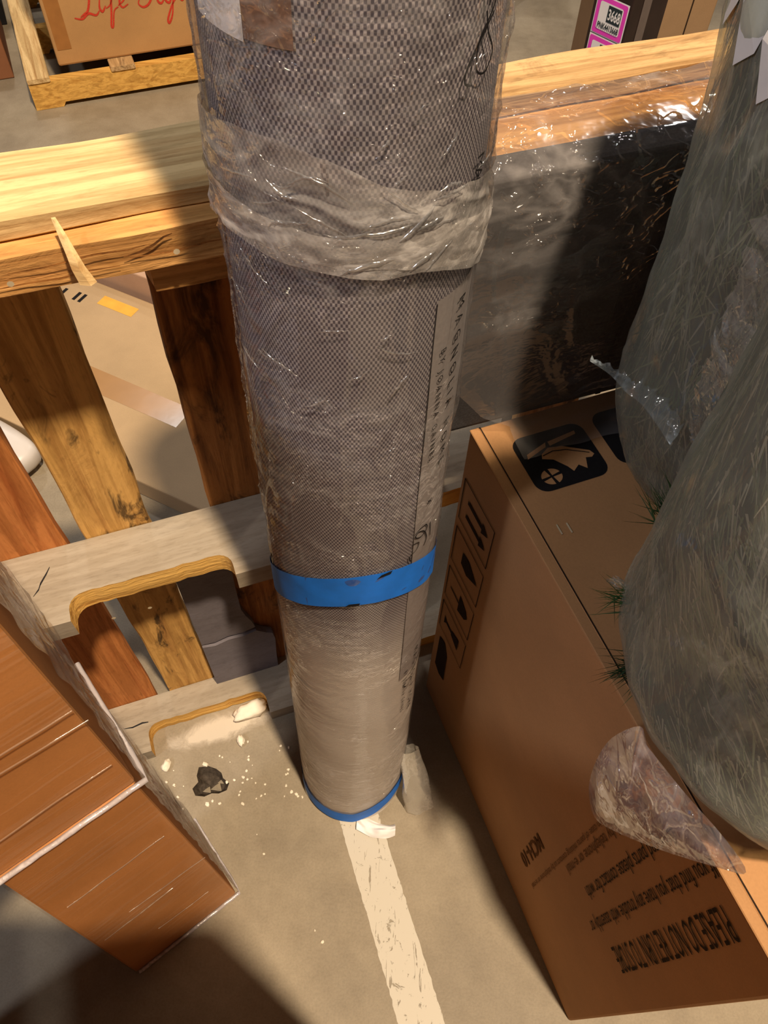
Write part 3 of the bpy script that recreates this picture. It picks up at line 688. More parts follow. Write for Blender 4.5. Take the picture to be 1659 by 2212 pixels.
f_ = lambda pl: [(x * PW, y * PH_) for x, y in pl]
vs, fs = join_geo([([top_map(w1, s1_, PZ + .0004)(*p) for p in f_(pl)], [tuple(range(len(pl)))]) for pl in shapes + wheel])
mesh('pictogram_shape', vs, fs, C_tan, pic)
mesh('pictogram_line', *ribbon([Vector((x * PW, y * PH_)) for x, y in ((.30, .585), (.45, .62), (.62, .58), (.88, .42))], .0012, top_map(w1, s1_, PZ + .0008), False), P_black, pic)
w2 = w1 + PW + .016
pic2 = top_fill([rrect(PW, PH_, .016)], w2, s1_ - .004, PZ, P_black, 'pictogram')
shapes2 = [[(.20, .48), (.34, .60), (.70, .64), (.74, .52), (.50, .40), (.30, .40)]] + [circ(.24 + .2 * i, .26 - .10 * j, .035, 8) for i in range(3) for j in range(2)]
vs, fs = join_geo([([top_map(w2, s1_ - .004, PZ + .0004)(*p) for p in f_(pl)], [tuple(range(len(pl)))]) for pl in shapes2])
mesh('pictogram_shape', vs, fs, C_tan, pic2)
for dx in (0, .012):
    p = BXP(.040 + dx * .15, .034 + dx, BH + .0006)
    mesh('staple', [p + BT * a + BN * b + V(0, 0, c) for a, b, c in ((-.007, -.0008, 0), (-.007, .0008, 0), (.007, .0008, 0), (.007, -.0008, 0), (-.007, -.0008, .001), (-.007, .0008, .001), (.007, .0008, .001), (.007, -.0008, .001))],
         [(4, 5, 6, 7), (0, 1, 5, 4), (1, 2, 6, 5), (2, 3, 7, 6), (3, 0, 4, 7)], M_steel, car)

# ------------------------------------------------------------------ dark panel in draped film, standing on the carton against the rail
slab = empty('charcoal_panel', PL(.69, .128, BH), 'charcoal padded panel under draped clear plastic, leaning on the rail', 'panel')
sf = frame(PL(.575, .148, BH + .001), PT)
box_mesh('panel', 0, .36, 0, .042, 0, .345, D_panel, sf, slab, .010, 3)
box_mesh('side_seam', .228, .236, -.0015, .004, .006, .338, BLACKP, sf, slab, .001, 1)
mesh('grommet_hole', [PL(.775 + .006 * math.cos(a), .1488, 1.178 + .009 * math.sin(a)) for a in [i * math.pi / 6 for i in range(12)]], [tuple(range(12))], BLACKP, slab)
vs = []; nu, nv = 110, 120
prof = [(.040, 1.2040), (.075, 1.208), (.106, 1.216), (.138, 1.209), (.153, 1.196), (.156, 1.15), (.157, 1.05), (.158, .95), (.160, .885), (.170, .860), (.190, .8545), (.212, .8535)]
def prof_at(t):
    x = t * (len(prof) - 1); i = min(int(x), len(prof) - 2); f = x - i
    return prof[i][0] + (prof[i + 1][0] - prof[i][0]) * f, prof[i][1] + (prof[i + 1][1] - prof[i][1]) * f
for j in range(nv):
    for i in range(nu):
        u, v = i / (nu - 1), j / (nv - 1); d, z = prof_at(v); k0 = max(0, min(1, (v - .60) / .2)); a = .572 + .10 * k0 + (.37 - .10 * k0) * u
        p = (a * 6, z * 6, d * 6); lift = .0055 * (nz(p, 1.1, 2) + .6) + .008 * max(0, ridge((a * 5 - z * 3, z * 7, d * 5), 1.0, 4) - .72) + .006 * max(0, ridge((a * 9, z * 4, 0), 1.2, 9) - .75)
        lift *= (1 if u < .72 else .25)
        if u > .80: d -= (u - .80) * .08
        fl = BH + .0035 if a > .655 else .6
        dz = lift * (1 if v < .45 or v > .8 else .1); dd_ = lift * (1 if v > .2 else .3)
        edge = .012 * nz((a * 20, 3, 0)) if j > nv - 3 else 0
        vs.append(PL(a, d + dd_ + edge, max(fl + .001, z + dz)))
mesh('draped_film', vs, grid_faces(nu, nv), F_slab, slab, True)

# ------------------------------------------------------------------ plastic wrapped artificial trees standing on the carton
def lerp_tab(tab, z):
    return interp(tab, z)
class Tree:
    def __init__(s, c, lean, prof, flat_az, flat_amt, seed):
        s.c, s.l, s.p, s.fa, s.fm, s.seed = c, lean, prof, flat_az, flat_amt, seed
    def pt(s, az, z, off=0.0, lump=1.0):
        r = interp(s.p, z); d = ((az - s.fa + 180) % 360) - 180
        r *= 1 - s.fm * math.exp(-(d / 52.0) ** 2)
        a = math.radians(az); q = (math.cos(a) * 1.4, math.sin(a) * 1.4, z * 5)
        r += lump * (.010 * nz(q, 1.1, s.seed) + .0035 * nz(q, 4.0, s.seed + 3)) * min(1, r / .1) + off
        return V(s.c[0] + s.l[0] * (z - .86) + r * math.cos(a), s.c[1] + s.l[1] * (z - .86) + r * math.sin(a), z)
def smooth_prof(tab, n=60):
    z0, z1 = tab[0][0], tab[-1][0]; out = []
    for i in range(n + 1):
        z = z0 + (z1 - z0) * i / n; h = (z1 - z0) / n * 2.0
        out.append((z, sum(interp(tab, z + k * h / 3) for k in (-3, -2, -1, 0, 1, 2, 3)) / 7))
    return out
TZ0 = BH + .004
t_front = Tree((.43, .323), (-.151, .019), smooth_prof([(TZ0, .07), (.866, .13), (.885, .178), (.92, .205), (.97, .197), (1.02, .186), (1.15, .183), (1.4, .143), (1.6, .09), (1.72, .02)]), 100, .42, 1.0)
t_back = Tree((.39, .575), (-.049, -.039), smooth_prof([(TZ0, .075), (.87, .098), (.92, .110), (1.0, .136), (1.15, .137), (1.4, .148), (1.6, .10), (1.75, .02)]), -90, .28, 6.0)
def tree_geo(t, off, na, nzs, lump=1.0, extra=None, z0=TZ0, z1=None):
    z1 = z1 or t.p[-1][0]; vs = []; uv = []
    for j in range(nzs + 1):
        k = j / nzs; z = z0 + (z1 - z0) * (k if j else 0)
        for i in range(na + 1):
            az = 360 * i / na; o = off + (extra(az, z) if extra else 0)
            vs.append(t.pt(az, z, o, lump)); uv.append((math.radians(az) * .19, z))
    n = len(vs); vs += [t.pt(0, z0, -interp(t.p, z0), 0), t.pt(0, z1, -interp(t.p, z1), 0)]; uv += [(0, 0), (0, 0)]
    fs = grid_faces(na + 1, nzs + 1) + [(i + 1, i, n) for i in range(na)] + [(nzs * (na + 1) + i, nzs * (na + 1) + i + 1, n + 1) for i in range(na)]
    return vs, fs, uv
def needles(t, count, seed, parent, slant, zr, azr=(0, 360)):
    R = random.Random(seed); geo = {0: ([], []), 1: ([], []), 2: ([], [])}
    for _ in range(count):
        z = R.uniform(*zr); az = R.uniform(*azr); L = R.uniform(.022, .045); wd = R.uniform(.0007, .0013)
        sl = slant + R.gauss(0, .30) + .5 * nz((math.cos(math.radians(az)) * 2, math.sin(math.radians(az)) * 2, z * 4), 1, seed)
        o1, o2 = R.uniform(-.003, .002), R.uniform(0, .0035); r = max(.05, interp(t.p, z))
        a = t.pt(az, z, o1); z2 = max(TZ0, z - L * math.cos(sl)); b = t.pt(az + math.degrees(L * math.sin(sl) / r), z2, o2)
        d = (b - a).normalized(); nrm = V(math.cos(math.radians(az)), math.sin(math.radians(az)), 0); q = d.cross(nrm).normalized() * wd
        cl = nz((a.x * 9, a.y * 9, a.z * 9), 1, seed); k = 0 if cl + R.gauss(0, .3) > .18 else (1 if R.random() < .6 else 2)
        v, f = geo[k]; n = len(v); v += [a - q, a + q, b + q * .3, b - q * .3]; f.append((n, n + 1, n + 2, n + 3))
    for k, m in ((0, N_dark), (1, N_olive), (2, N_grey)):
        o = mesh('needles', geo[k][0], geo[k][1], m, parent); tag(o, None, None, None, 'stuff')
def wrapped_tree(name, t, label, seed, nn, slant):
    e = empty(name, t.pt(0, TZ0, -interp(t.p, TZ0), 0), label, 'wrapped tree', 'wrapped artificial trees on the carton')
    vs, fs, uv = tree_geo(t, -.004, 72, 60); mesh('packed_branches', vs, fs, BUSH, e, True, None, uv)
    needles(t, nn, seed, e, slant, (TZ0 + .01, 1.58))
    def cre(az, z):
        a = math.radians(az); q = (math.cos(a - z * 1.5) * 2.2, math.sin(a - z * 1.5) * 2.2, z * 2.2)
        return .0018 * nz(q, 2.5, seed) + .005 * max(0, ridge(q, 1.9, seed + 2) - .8) * (1 if z > .9 else .2)
    vs, fs, uv = tree_geo(t, .0055, 150, 110, 1.0, cre); mesh('film_wrap', vs, fs, F_tree, e, True, None, uv)
    return e
tf = wrapped_tree('wrapped_tree', t_front, 'bulky green artificial tree in torn milky plastic, standing at the carton\'s lettered edge', 3, 15000, .5)
tb = wrapped_tree('wrapped_tree', t_back, 'green artificial tree in milky plastic with white paper tag, against the charcoal panel', 9, 9000, .1)
del tf['group'], tb['group']
# white paper tag under the back tree's film
def tag_patch(pts, name):
    vs = [t_back.pt(a, z, .0075) for a, z in pts]; mesh(name, vs, [tuple(range(len(pts)))], P_white, tb)
for poly in ([(150, 1.50), (158, 1.385), (168, 1.348), (178, 1.372), (181, 1.40), (172, 1.50)], [(181, 1.50), (180, 1.385), (187, 1.345), (193, 1.36), (197, 1.50)], [(198, 1.50), (194, 1.37), (199, 1.335), (208, 1.36), (214, 1.50)]):
    tag_patch(poly, 'paper_tag')
# needle tufts poking through tears
def tuft(c, axis, n, L, spread, seed, mat=N_dark):
    R = random.Random(seed); vs = []; fs = []
    for k in range(n):
        d = (Vector(axis) + V(R.gauss(0, spread), R.gauss(0, spread), R.gauss(0, spread))).normalized()
        a = Vector(c) + V(R.gauss(0, .006), R.gauss(0, .006), R.gauss(0, .006)); b = a + d * L * R.uniform(.6, 1.2)
        q = d.cross(V(R.random(), R.random(), R.random())).normalized() * .0009; q2 = d.cross(q).normalized() * .0009; m = len(vs)
        vs += [a + q, a - q, a + q2, b]; fs += [(m, m + 1, m + 3), (m + 1, m + 2, m + 3), (m + 2, m, m + 3)]
    mesh('needle_tuft', vs, fs, mat, tf)
tuft(t_front.pt(160, 1.045, -.002), (-.5, .5, .35), 70, .034, .40, 1)
tuft(t_front.pt(172, .955, -.002), (-.8, .2, .0), 45, .034, .45, 2)
tuft(t_front.pt(186, .905, -.002), (-.9, -.1, -.2), 55, .036, .40, 3)
# torn, frayed film
def torn(path, wa, wb, n, side, seed, parent, name='torn_film'):
    pts = smooth_pts3(path, 10); vs = []; nv = 6; N = len(pts)
    for i, p in enumerate(pts):
        t = i / (N - 1); wd = (wa + (wb - wa) * t) * (1 + .45 * nz((i * .55, seed, 0)) + .25 * nz((i * 1.9, seed, 3)))
        for j in range(nv):
            k = j / (nv - 1); q = p + Vector(side) * wd * k
            q += V(nz((i * .5, j * .8, seed)), nz((i * .5, j * .8, seed + 5)), nz((i * .5, j * .8, seed + 9))) * .006 * k
            vs.append(q)
    return mesh(name, vs, grid_faces(nv, N), F_tear, parent, True)
def smooth_pts3(pts, k):
    pts = [Vector(p) for p in pts]; out = []; n = len(pts)
    for i in range(n - 1):
        p0, p1, p2, p3 = [pts[min(max(j, 0), n - 1)] for j in (i - 1, i, i + 1, i + 2)]
        for s in range(k):
            t = s / k; out.append(.5 * ((2 * p1) + (p2 - p0) * t + (2 * p0 - 5 * p1 + 4 * p2 - p3) * t * t + (3 * p1 - p0 - 3 * p2 + p3) * t ** 3))
    out.append(pts[-1]); return out
torn([(.197, .563, 1.05), (.214, .543, 1.052), (.226, .520, 1.053), (.240, .499, 1.055), (.256, .455, 1.055)], .003, .030, 5, V(.55, .8, .15), 3, tf)
torn([t_front.pt(150 + 6 * k, 1.10 + .058 * k, .006) for k in range(6)], .020, .040, 6, V(-.35, .85, .3), 8, tf)
torn([t_front.pt(165 + 3 * k, .925 + .022 * k, .007) for k in range(4)], .018, .012, 4, V(-.75, .5, .25), 13, tf)
# clear bag end hanging over the carton edge
outl = [(.242, .230, .917), (.238, .242, .924), (.233, .254, .854), (.234, .252, .787), (.239, .240, .728), (.247, .216, .706), (.255, .194, .742), (.268, .158, .835), (.280, .126, .932), (.284, .116, .972), (.275, .140, .968), (.259, .184, .94)]
ctr = V(.253, .195, .850); vs = []; N = 44; rings = 12
oc = smooth_pts3(outl + [outl[0]], 4)[:-1]; N = len(oc)
for side in (-1, 1):
    for j in range(rings + 1):
        t = j / rings
        for i, p in enumerate(oc):
            q = ctr.lerp(p, t); b = (1 - t * t) * .014 + .0045 * nz((q.x * 30, q.y * 30, q.z * 30), 1, 5 + side) * (1 - t ** 4) + .006 * max(0, ridge((q.x * 14, q.y * 14, q.z * 14), 1, 7 + side) - .75) * (1 - t ** 3)
            vs.append(q - BN * (b * -side + .004 if side > 0 else b + .004))
fs = []
for sd in range(2):
    b = sd * (rings + 1) * N
    for j in range(rings):
        for i in range(N): fs.append((b + j * N + i, b + j * N + (i + 1) % N, b + (j + 1) * N + (i + 1) % N, b + (j + 1) * N + i))
mesh('bag_end', vs, fs, F_bag, tf, True)

# ------------------------------------------------------------------ shrink wrapped cartons at the left
LA = math.radians(40.0); LT = V(math.cos(LA), math.sin(LA), 0); LN = V(-math.sin(LA), math.cos(LA), 0); LQ = V(-.246, .222, 0)
def LP(a, d, z): return LQ + LT * a + LN * d + V(0, 0, z)       # a along the face (negative left), d into the carton
def hexa(name, bot, top, mat, parent, bev=.004, seg=2):
    bm = bmesh.new(); v = [bm.verts.new(p) for p in bot + top]
    for f in ((3, 2, 1, 0), (4, 5, 6, 7), (0, 1, 5, 4), (1, 2, 6, 5), (2, 3, 7, 6), (3, 0, 4, 7)): bm.faces.new([v[i] for i in f])
    bmesh.ops.recalc_face_normals(bm, faces=bm.faces[:])
    if bev: bmesh.ops.bevel(bm, geom=bm.edges[:], offset=bev, segments=seg, profile=.5, affect='EDGES')
    bm.verts.index_update(); vs = [x.co.copy() for x in bm.verts]; fs = [tuple(x.index for x in f.verts) for f in bm.faces]; bm.free()
    return mesh(name, vs, fs, mat, parent)
def film_panel(name, p00, p10, p11, p01, n, amp, mat, parent, nu=50, nv=60, seed=0):
    vs = []
    for j in range(nv):
        for i in range(nu):
            u, v = i / (nu - 1), j / (nv - 1); p = p00.lerp(p10, u).lerp(p01.lerp(p11, u), v)
            vs.append(p + n * (.0014 + amp * (nz((p.x * 20, p.y * 20, p.z * 34), 1, seed) + .8) + amp * 1.6 * max(0, ridge((p.x * 22, p.y * 22, p.z * 9), 1, seed + 3) - .7)))
    return mesh(name, vs, grid_faces(nu, nv), mat, parent, True)
low = empty('wrapped_carton', LP(-.09, .08, 0), 'orange brown carton in stretch film, standing on the floor under another carton', 'box')
hexa('carton', [LP(0, 0, .001), LP(-.206, 0, .001), LP(-.19, .15, .001), LP(0, .15, .001)], [LP(-.006, 0, .751), LP(-.158, 0, .751), LP(-.15, .17, .751), LP(-.006, .17, .751)], C_or, low)
film_panel('stretch_film', LP(.0, -.001, .006), LP(-.204, -.001, .006), LP(-.158, -.001, .748), LP(-.006, -.001, .748), -LN, .0010, F_shrink, low, 40, 60, 1)
film_panel('side_film', LP(.002, .0, .006), LP(.002, .15, .006), LP(-.003, .17, .748), LP(-.003, 0, .748), LT, .0030, F_side, low, 30, 90, 2)
upc = empty('wrapped_carton', LP(-.15, .10, .754), 'orange brown carton in stretch film, stacked on another wrapped carton', 'box')
hexa('carton', [LP(-.004, 0, .7555), LP(-.33, 0, .7555), LP(-.33, .20, .7555), LP(-.004, .20, .7555)], [LP(-.004, 0, 1.35), LP(-.33, 0, 1.35), LP(-.33, .21, 1.35), LP(-.004, .21, 1.35)], C_or, upc)
film_panel('stretch_film', LP(-.004, -.001, .758), LP(-.329, -.001, .758), LP(-.329, -.001, 1.348), LP(-.004, -.001, 1.348), -LN, .0012, F_shrink, upc, 40, 60, 5)
film_panel('side_film', LP(.0, .0, .758), LP(.0, .20, .758), LP(.0, .21, 1.348), LP(.0, 0, 1.348), LT, .0040, F_side, upc, 30, 90, 6)
# rolled film hem along the seam and round the foot
def hem(a0, a1, z, r, parent, seed):
    vs = []; N = 50
    path = [LP(.006, .16 - .16 * k / 14, z) for k in range(14)] + [LP(.006 - (.006 - a0) * 0 + (a1 - .006) * k / 35, -.004, z + .002 * nz((k * .3, seed, 0))) for k in range(36)]
    for i, p in enumerate(path):
        for k in range(7):
            th = 2 * math.pi * k / 7; rr = r * (1 + .35 * nz((i * .5, k, seed)))
            o = -LN if i > 13 else LT
            vs.append(p + o * rr * math.cos(th) + V(0, 0, rr * math.sin(th)))
    return mesh('film_hem', vs, grid_faces(7, len(path), False) + [(i * 7 + 6, i * 7, i * 7 + 7, i * 7 + 13) for i in range(len(path) - 1)], F_hem, parent, True)
F_hem = m_film('film_hem', (.95, .93, .95), .30, .6, .12, (40, 40, 40), .6, .003, .12, (.86, .82, .86))
hem(0, -.32, .7545, .0032, upc, 1); hem(0, -.20, .006, .0032, low, 2)
F_crease = m_film('film_crease', (1, .95, .9), .12, .25, .15, (40, 40, 40), .4, .002, .04, (.9, .75, .6))
# creases pressed into the faces
for parent, lst in ((low, ((.56, -.02, -.15), (.36, 0, -.12), (.33, -.06, -.17), (.17, -.03, -.12))), (upc, ((.84, -.01, -.18), (.95, 0, -.2), (.98, -.005, -.12)))):
    for k, (z, a0, a1) in enumerate(lst):
        N = 14; vs = []
        for i in range(N):
            t = i / (N - 1); p = LP(a0 + (a1 - a0) * t, -.0042, z + .004 * nz((t * 3, z * 9, 0)) + .012 * t * (k % 2)); h = .0011 * math.sin(math.pi * (t * .9 + .05))
            vs += [p + V(0, 0, h), p - V(0, 0, h), p - LN * .0014]
        mesh('film_crease', vs, [(3 * i, 3 * i + 2, 3 * i + 5, 3 * i + 3) for i in range(N - 1)] + [(3 * i + 2, 3 * i + 1, 3 * i + 4, 3 * i + 5) for i in range(N - 1)], F_crease, parent, True)

tc = empty('added_shade_carton', V(-.38, -.42, 0), 'tall plain carton added out of view to shade the floor at left', 'box')  # unseen carton, added behind the camera to cast shade on the floor
hexa('carton', [V(.03, -.08, .001), V(-.75, -.08, .001), V(-.75, -.75, .001), V(.03, -.75, .001)], [V(.03, -.08, 1.36), V(-.75, -.08, 1.36), V(-.75, -.75, 1.36), V(.03, -.75, 1.36)], C_bg, tc)
mesh('packing_tape', [V(.03, -.40, 1.3608), V(.03, -.45, 1.3608), V(-.75, -.45, 1.3608), V(-.75, -.40, 1.3608)], [(0, 1, 2, 3)], T_brown, tc)

# ------------------------------------------------------------------ things behind the pallet
fb = empty('flat_carton', (-.75, 1.42, 0), 'flat tan carton with yellow tape lying on the floor behind the pallet', 'box')
fa = V(-.414, 1.021, 0); fx = V(-.206, .097, 0).normalized(); fy = V(fx.y, -fx.x, 0)
if fy.y < 0: fy = -fy
fm = frame(fa, fx)
sgn = 1 if fm.to_3x3().col[1].dot(fy) > 0 else -1
def FB(x, y, z): return fa + fx * x + fy * y + V(0, 0, z)
hexa('carton', [FB(0, 0, .001), FB(.92, 0, .001), FB(.92, .53, .001), FB(0, .53, .001)], [FB(0, 0, .065), FB(.92, 0, .065), FB(.92, .53, .065), FB(0, .53, .065)], C_dull, fb)
def fbp(name, x0, x1, y0, y1, mat, z=.0656): mesh(name, [FB(x0, y0, z), FB(x1, y0, z), FB(x1, y1, z), FB(x0, y1, z)], [(0, 1, 2, 3)], mat, fb)
fbp('packing_tape', .22, .62, .18, .25, m_plain('tan_tape', (160, 122, 78), .2, .5, 20, .05))
fbp('yellow_tape', .57, .69, .455, .492, m_plain('yellow_tape', (222, 168, 60), .5, .4, 30, .1))
for x, y in ((.735, .435), (.755, .435), (.80, .43)):
    fbp('printed_mark', x, x + .010, y, y + .035, P_black)
pk = empty('pinkish_carton', FB(.28, .72, 0), 'pinkish carton standing behind the flat tan carton', 'box')
hexa('carton', [FB(-.2, .545, .001), FB(.9, .545, .001), FB(.9, .95, .001), FB(-.2, .95, .001)], [FB(-.2, .545, .14), FB(.9, .545, .14), FB(.9, .95, .14), FB(-.2, .95, .14)], C_pink, pk)
mesh('packing_tape', [FB(.2, .5442, .10), FB(.26, .5442, .10), FB(.26, .5442, .14), FB(.2, .5442, .14)], [(0, 1, 2, 3)], T_brown, pk)
# white poly bag bundle with a maroon print
bb = empty('white_bag_bundle', FB(.80, -.068, 0), 'soft white poly bag bundle with maroon print on the floor behind the pallet', 'bag')
vs = []; nu, nv = 36, 18
for j in range(nv):
    ph = -math.pi / 2 + math.pi * j / (nv - 1)
    for i in range(nu):
        th = 2 * math.pi * i / nu; c = math.copysign(abs(math.cos(th)) ** .5, math.cos(th)); s = math.copysign(abs(math.sin(th)) ** .5, math.sin(th)); cp = max(0, math.cos(ph)) ** .4; sp_ = math.copysign(abs(math.sin(ph)) ** .7, math.sin(ph))
        x = c * cp * .33; y = s * cp * .055; z = .052 + .048 * sp_ + .008 * nz((x * 9, y * 9, sp_), 1, 2) * (1 if sp_ > -.5 else 0)
        vs.append(FB(.80 + x, -.068 + y, max(.001, z)))
mesh('bag', vs, grid_faces(nu, nv, True), M_bag, bb, True)
vs = []
for i in range(14):
    t = i / 13; x = -.26 + .16 * t; hgt = .016 * math.sin(math.pi * min(1, t * 1.0 + .0)) + .004
    for s in (-1, 1): vs.append(FB(.52 + .22 * t, -.068 - .053, .060 + s * hgt))
mesh('maroon_print', vs, [(2 * i, 2 * i + 1, 2 * i + 3, 2 * i + 2) for i in range(13)], M_maroon, bb)

# far pallet with lettered carton
GA = math.radians(22.7); GT = V(math.cos(GA), math.sin(GA), 0); GN = V(-math.sin(GA), math.cos(GA), 0); GO = V(-1.349, 2.832, 0)
def GP(a, d, z): return GO + GT * a + GN * d + V(0, 0, z)
gp = empty('flat_pallet', GP(.5, .4, 0), 'yellow pine pallet lying flat on the floor under a lettered carton', 'pallet')
def gb(name, a0, a1, d0, d1, z0, z1, mat, seed): return board(name, a1 - a0, d1 - d0, z1 - z0, mat, frame(GP(a0, d0, z0), GT), gp, seed=seed, nx=16)
for k, d0 in enumerate((0, .42, .84)):
    # stringers, the front one cut away below except at its feet
    poly = [(0, .012), (.10, .012), (.11, .028), (.95, .028), (.96, .012), (1.10, .012), (1.10, .108), (0, .108)]
    m = frame(GP(0, d0 + .04, 0), GT, GN * -1)
    n = len(poly); vs = [GP(a, d0, z - .011) for a, z in poly] + [GP(a, d0 + .04, z - .011) for a, z in poly]
    mesh('stringer', vs, [tuple(range(n)), tuple(range(n, 2 * n))[::-1]] + [(i, n + i, n + (i + 1) % n, (i + 1) % n) for i in range(n)], W_yellowpine if 'W_yellowpine' in globals() else m_wood('yellow_pine_face', (226, 176, 92), (196, 142, 66), (150, 96, 44), .66, .78, .6), gp)
for k, a0 in enumerate((.0, .30, .62, .95)):
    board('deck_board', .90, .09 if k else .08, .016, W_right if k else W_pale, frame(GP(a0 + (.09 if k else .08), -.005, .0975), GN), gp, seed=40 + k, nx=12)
gc = empty('lettered_carton', GP(.45, .45, .115), 'large plain carton with red script lettering, on the far pallet', 'box')
G0 = V(-1.256, 2.931, 0)
def GC(a, d, z): return G0 + GT * a + GN * d + V(0, 0, z)
hexa('carton', [GC(0, 0, .114), GC(.95, 0, .114), GC(.95, .7, .114), GC(0, .7, .114)], [GC(0, 0, .75), GC(.95, 0, .75), GC(.95, .7, .75), GC(0, .7, .75)], C_bg, gc, .008)
mesh('edge_tape', [GC(.012, -.0012, .17), GC(.062, -.0012, .17), GC(.062, -.0012, .74), GC(.012, -.0012, .74)], [(0, 1, 2, 3)], T_brown, gc)
lt = lambda x, y: GC(.115 + x * .40, -.0014, .262 + y * .40)
letters = [  # L i f e   S t y l e, slanted script, x 0..1
    [(.02, -.02), (.06, .0), (.10, .02), (.14, .10), (.17, .22), (.15, .24), (.13, .20)], [(-.04, -.02), (.03, -.035), (.10, .0), (.17, -.02), (.21, .01)],
    [(.24, .10), (.22, .03), (.24, .0), (.28, .04)], [(.265, .14), (.268, .15)],
    [(.28, .02), (.34, .06), (.41, .22), (.38, .24), (.36, .14), (.32, -.02), (.29, -.12), (.31, -.12), (.35, -.01), (.40, .02)],
    [(.40, .03), (.46, .06), (.48, .10), (.45, .11), (.42, .05), (.44, .01), (.50, .03)],
    [(.92 - .30, .06), (.60, .02), (.64, -.01), (.70, .01), (.74, .07), (.70, .13), (.69, .19), (.75, .22), (.79, .18)],
    [(.82, .20), (.79, .04), (.82, .0), (.86, .03)], [(.77, .12), (.86, .13)],
    [(.88, .09), (.87, .02), (.91, .0), (.95, .09)], [(.96, .10), (.92, -.08), (.87, -.16), (.86, -.13), (.93, -.02), (.99, .03)],
    [(.99, .03), (1.04, .12), (1.07, .22), (1.04, .23), (1.01, .06), (1.03, .0), (1.07, .02)],
    [(1.08, .04), (1.13, .06), (1.14, .10), (1.11, .11), (1.09, .05), (1.11, .01), (1.17, .03)]]
lt2 = lambda x, y: GC(.115 + (x * .36), -.0014, .275 + (y + .08 * 0) * .42)
vs, fs = join_geo([ribbon(smooth_pts(st, 6), .020, lt2, True) for st in letters]); mesh('script_lettering', vs, fs, P_red, gc)
# dark goods and a brown carton left of it
sc = empty('brown_carton', (-1.85, 3.14, 0), 'small brown carton on the floor beside the far pallet', 'box')
BR = V(-1.50, 3.06, 0)
def BRP(a, d, z): return BR - GT * a + GN * d + V(0, 0, z)
hexa('carton', [BRP(0, 0, .001), BRP(.6, 0, .001), BRP(.6, .42, .001), BRP(0, .42, .001)], [BRP(0, 0, .17), BRP(.6, 0, .17), BRP(.6, .42, .17), BRP(0, .42, .17)], C_dark, sc)
mesh('carton_seam', [BRP(.002, .208, .1708), BRP(.598, .208, .1708), BRP(.598, .212, .1708), BRP(.002, .212, .1708)], [(0, 1, 2, 3)], P_ink, sc)
dk = empty('black_crate', BRP(.3, .65, 0), 'black crate behind the small brown carton with white bag on top', 'crate')
hexa('crate_body', [BRP(-.02, .45, .001), BRP(.7, .45, .001), BRP(.7, .9, .001), BRP(-.02, .9, .001)], [BRP(-.02, .45, .22), BRP(.7, .45, .22), BRP(.7, .9, .22), BRP(-.02, .9, .22)], BLACKP, dk)
hexa('crate_rim', [BRP(-.03, .44, .2205), BRP(.71, .44, .2205), BRP(.71, .91, .2205), BRP(-.03, .91, .2205)], [BRP(-.03, .44, .25), BRP(.71, .44, .25), BRP(.71, .91, .25), BRP(-.03, .91, .25)], BLACKP, dk)
wb = []
for j in range(12):
    ph = -math.pi / 2 + math.pi * j / 11
    for i in range(20):
        th = 2 * math.pi * i / 20; k = 1 + .25 * nz((math.cos(th) * 2, math.sin(th) * 2, ph), 1, 3); wb.append(BRP(.10, .62, 0) + V(.16 * math.cos(ph) * math.cos(th) * k, .13 * math.cos(ph) * math.sin(th) * k, .315 + .062 * math.sin(ph) * k if ph > -1 else .2525))
wbo = mesh('white_bag', wb, grid_faces(20, 12, True), M_bag, None, True); tag(wbo, 'crumpled white bag on the black crate', 'bag')

# dark furniture post with pink stickers, behind the rail
post = empty('labelled_furniture_post', (.313, 1.297, 0), 'dark furniture post with hot pink numbered stickers', 'post')
QA = math.radians(-46); QT = V(math.cos(QA), math.sin(QA), 0); QN = V(math.sin(QA), -math.cos(QA), 0)   # QN points at the viewer's left
QC = V(.313, 1.297, 0)
if QN.dot(V(0, 0, 0) - QC) < 0: QN = -QN
def QP(a, d, z): return QC + QT * a + QN * d + V(0, 0, z)
hexa('post', [QP(-.036, -.002, .001), QP(.033, -.002, .001), QP(.033, -.10, .001), QP(-.036, -.10, .001)], [QP(-.036, -.002, 1.45), QP(.033, -.002, 1.45), QP(.033, -.10, 1.45), QP(-.036, -.10, 1.45)], D_wood, post, .002)
def qq_(name, a0, a1, z0, z1, d, mat, r=0, parent=post):
    if r:
        pts = [(a0 + x, z0 + y) for x, y in rrect(a1 - a0, z1 - z0, r, 4)]
    else: pts = [(a0, z0), (a1, z0), (a1, z1), (a0, z1)]
    return mesh(name, [QP(a, d, z) for a, z in pts], [tuple(range(len(pts)))], mat, parent)
LW = .0295
for k, zb in enumerate((1.018, .9625)):
    sh = .079
    st = qq_('sticker', -LW, LW, zb, zb + .0545, -.0012, P_white)
    qq_('pink_border', -LW + .0018, LW - .0018, zb + .0018, zb + .0527, -.0008, P_pink, .003, st)
    qq_('white_field', -LW + .008, LW - .008, zb + .008, zb + .0465, -.0005, P_white, .003, st)
    qq_('number_block', -LW + .024, LW - .010, zb + .0215, zb + .0445, -.0003, P_slate, 0, st)
    def qtxt(txt, a0, z0, length, height, mat, bold):
        vs, fs = text_geo(txt, 1.0, bold); mx = max(v.x for v in vs); my = max(v.y for v in vs)
        mesh('sticker_lettering', [QP(a0 + v.x / mx * length, -.0001, z0 + v.y / my * height) for v in vs], fs, mat, st)
    qtxt('3668', -LW + .0255, zb + .0255, .0225, .0150, P_white, True)
    qtxt('PNK4413668', -LW + .010, zb + .0105, .0395, .0085, P_slate, True)
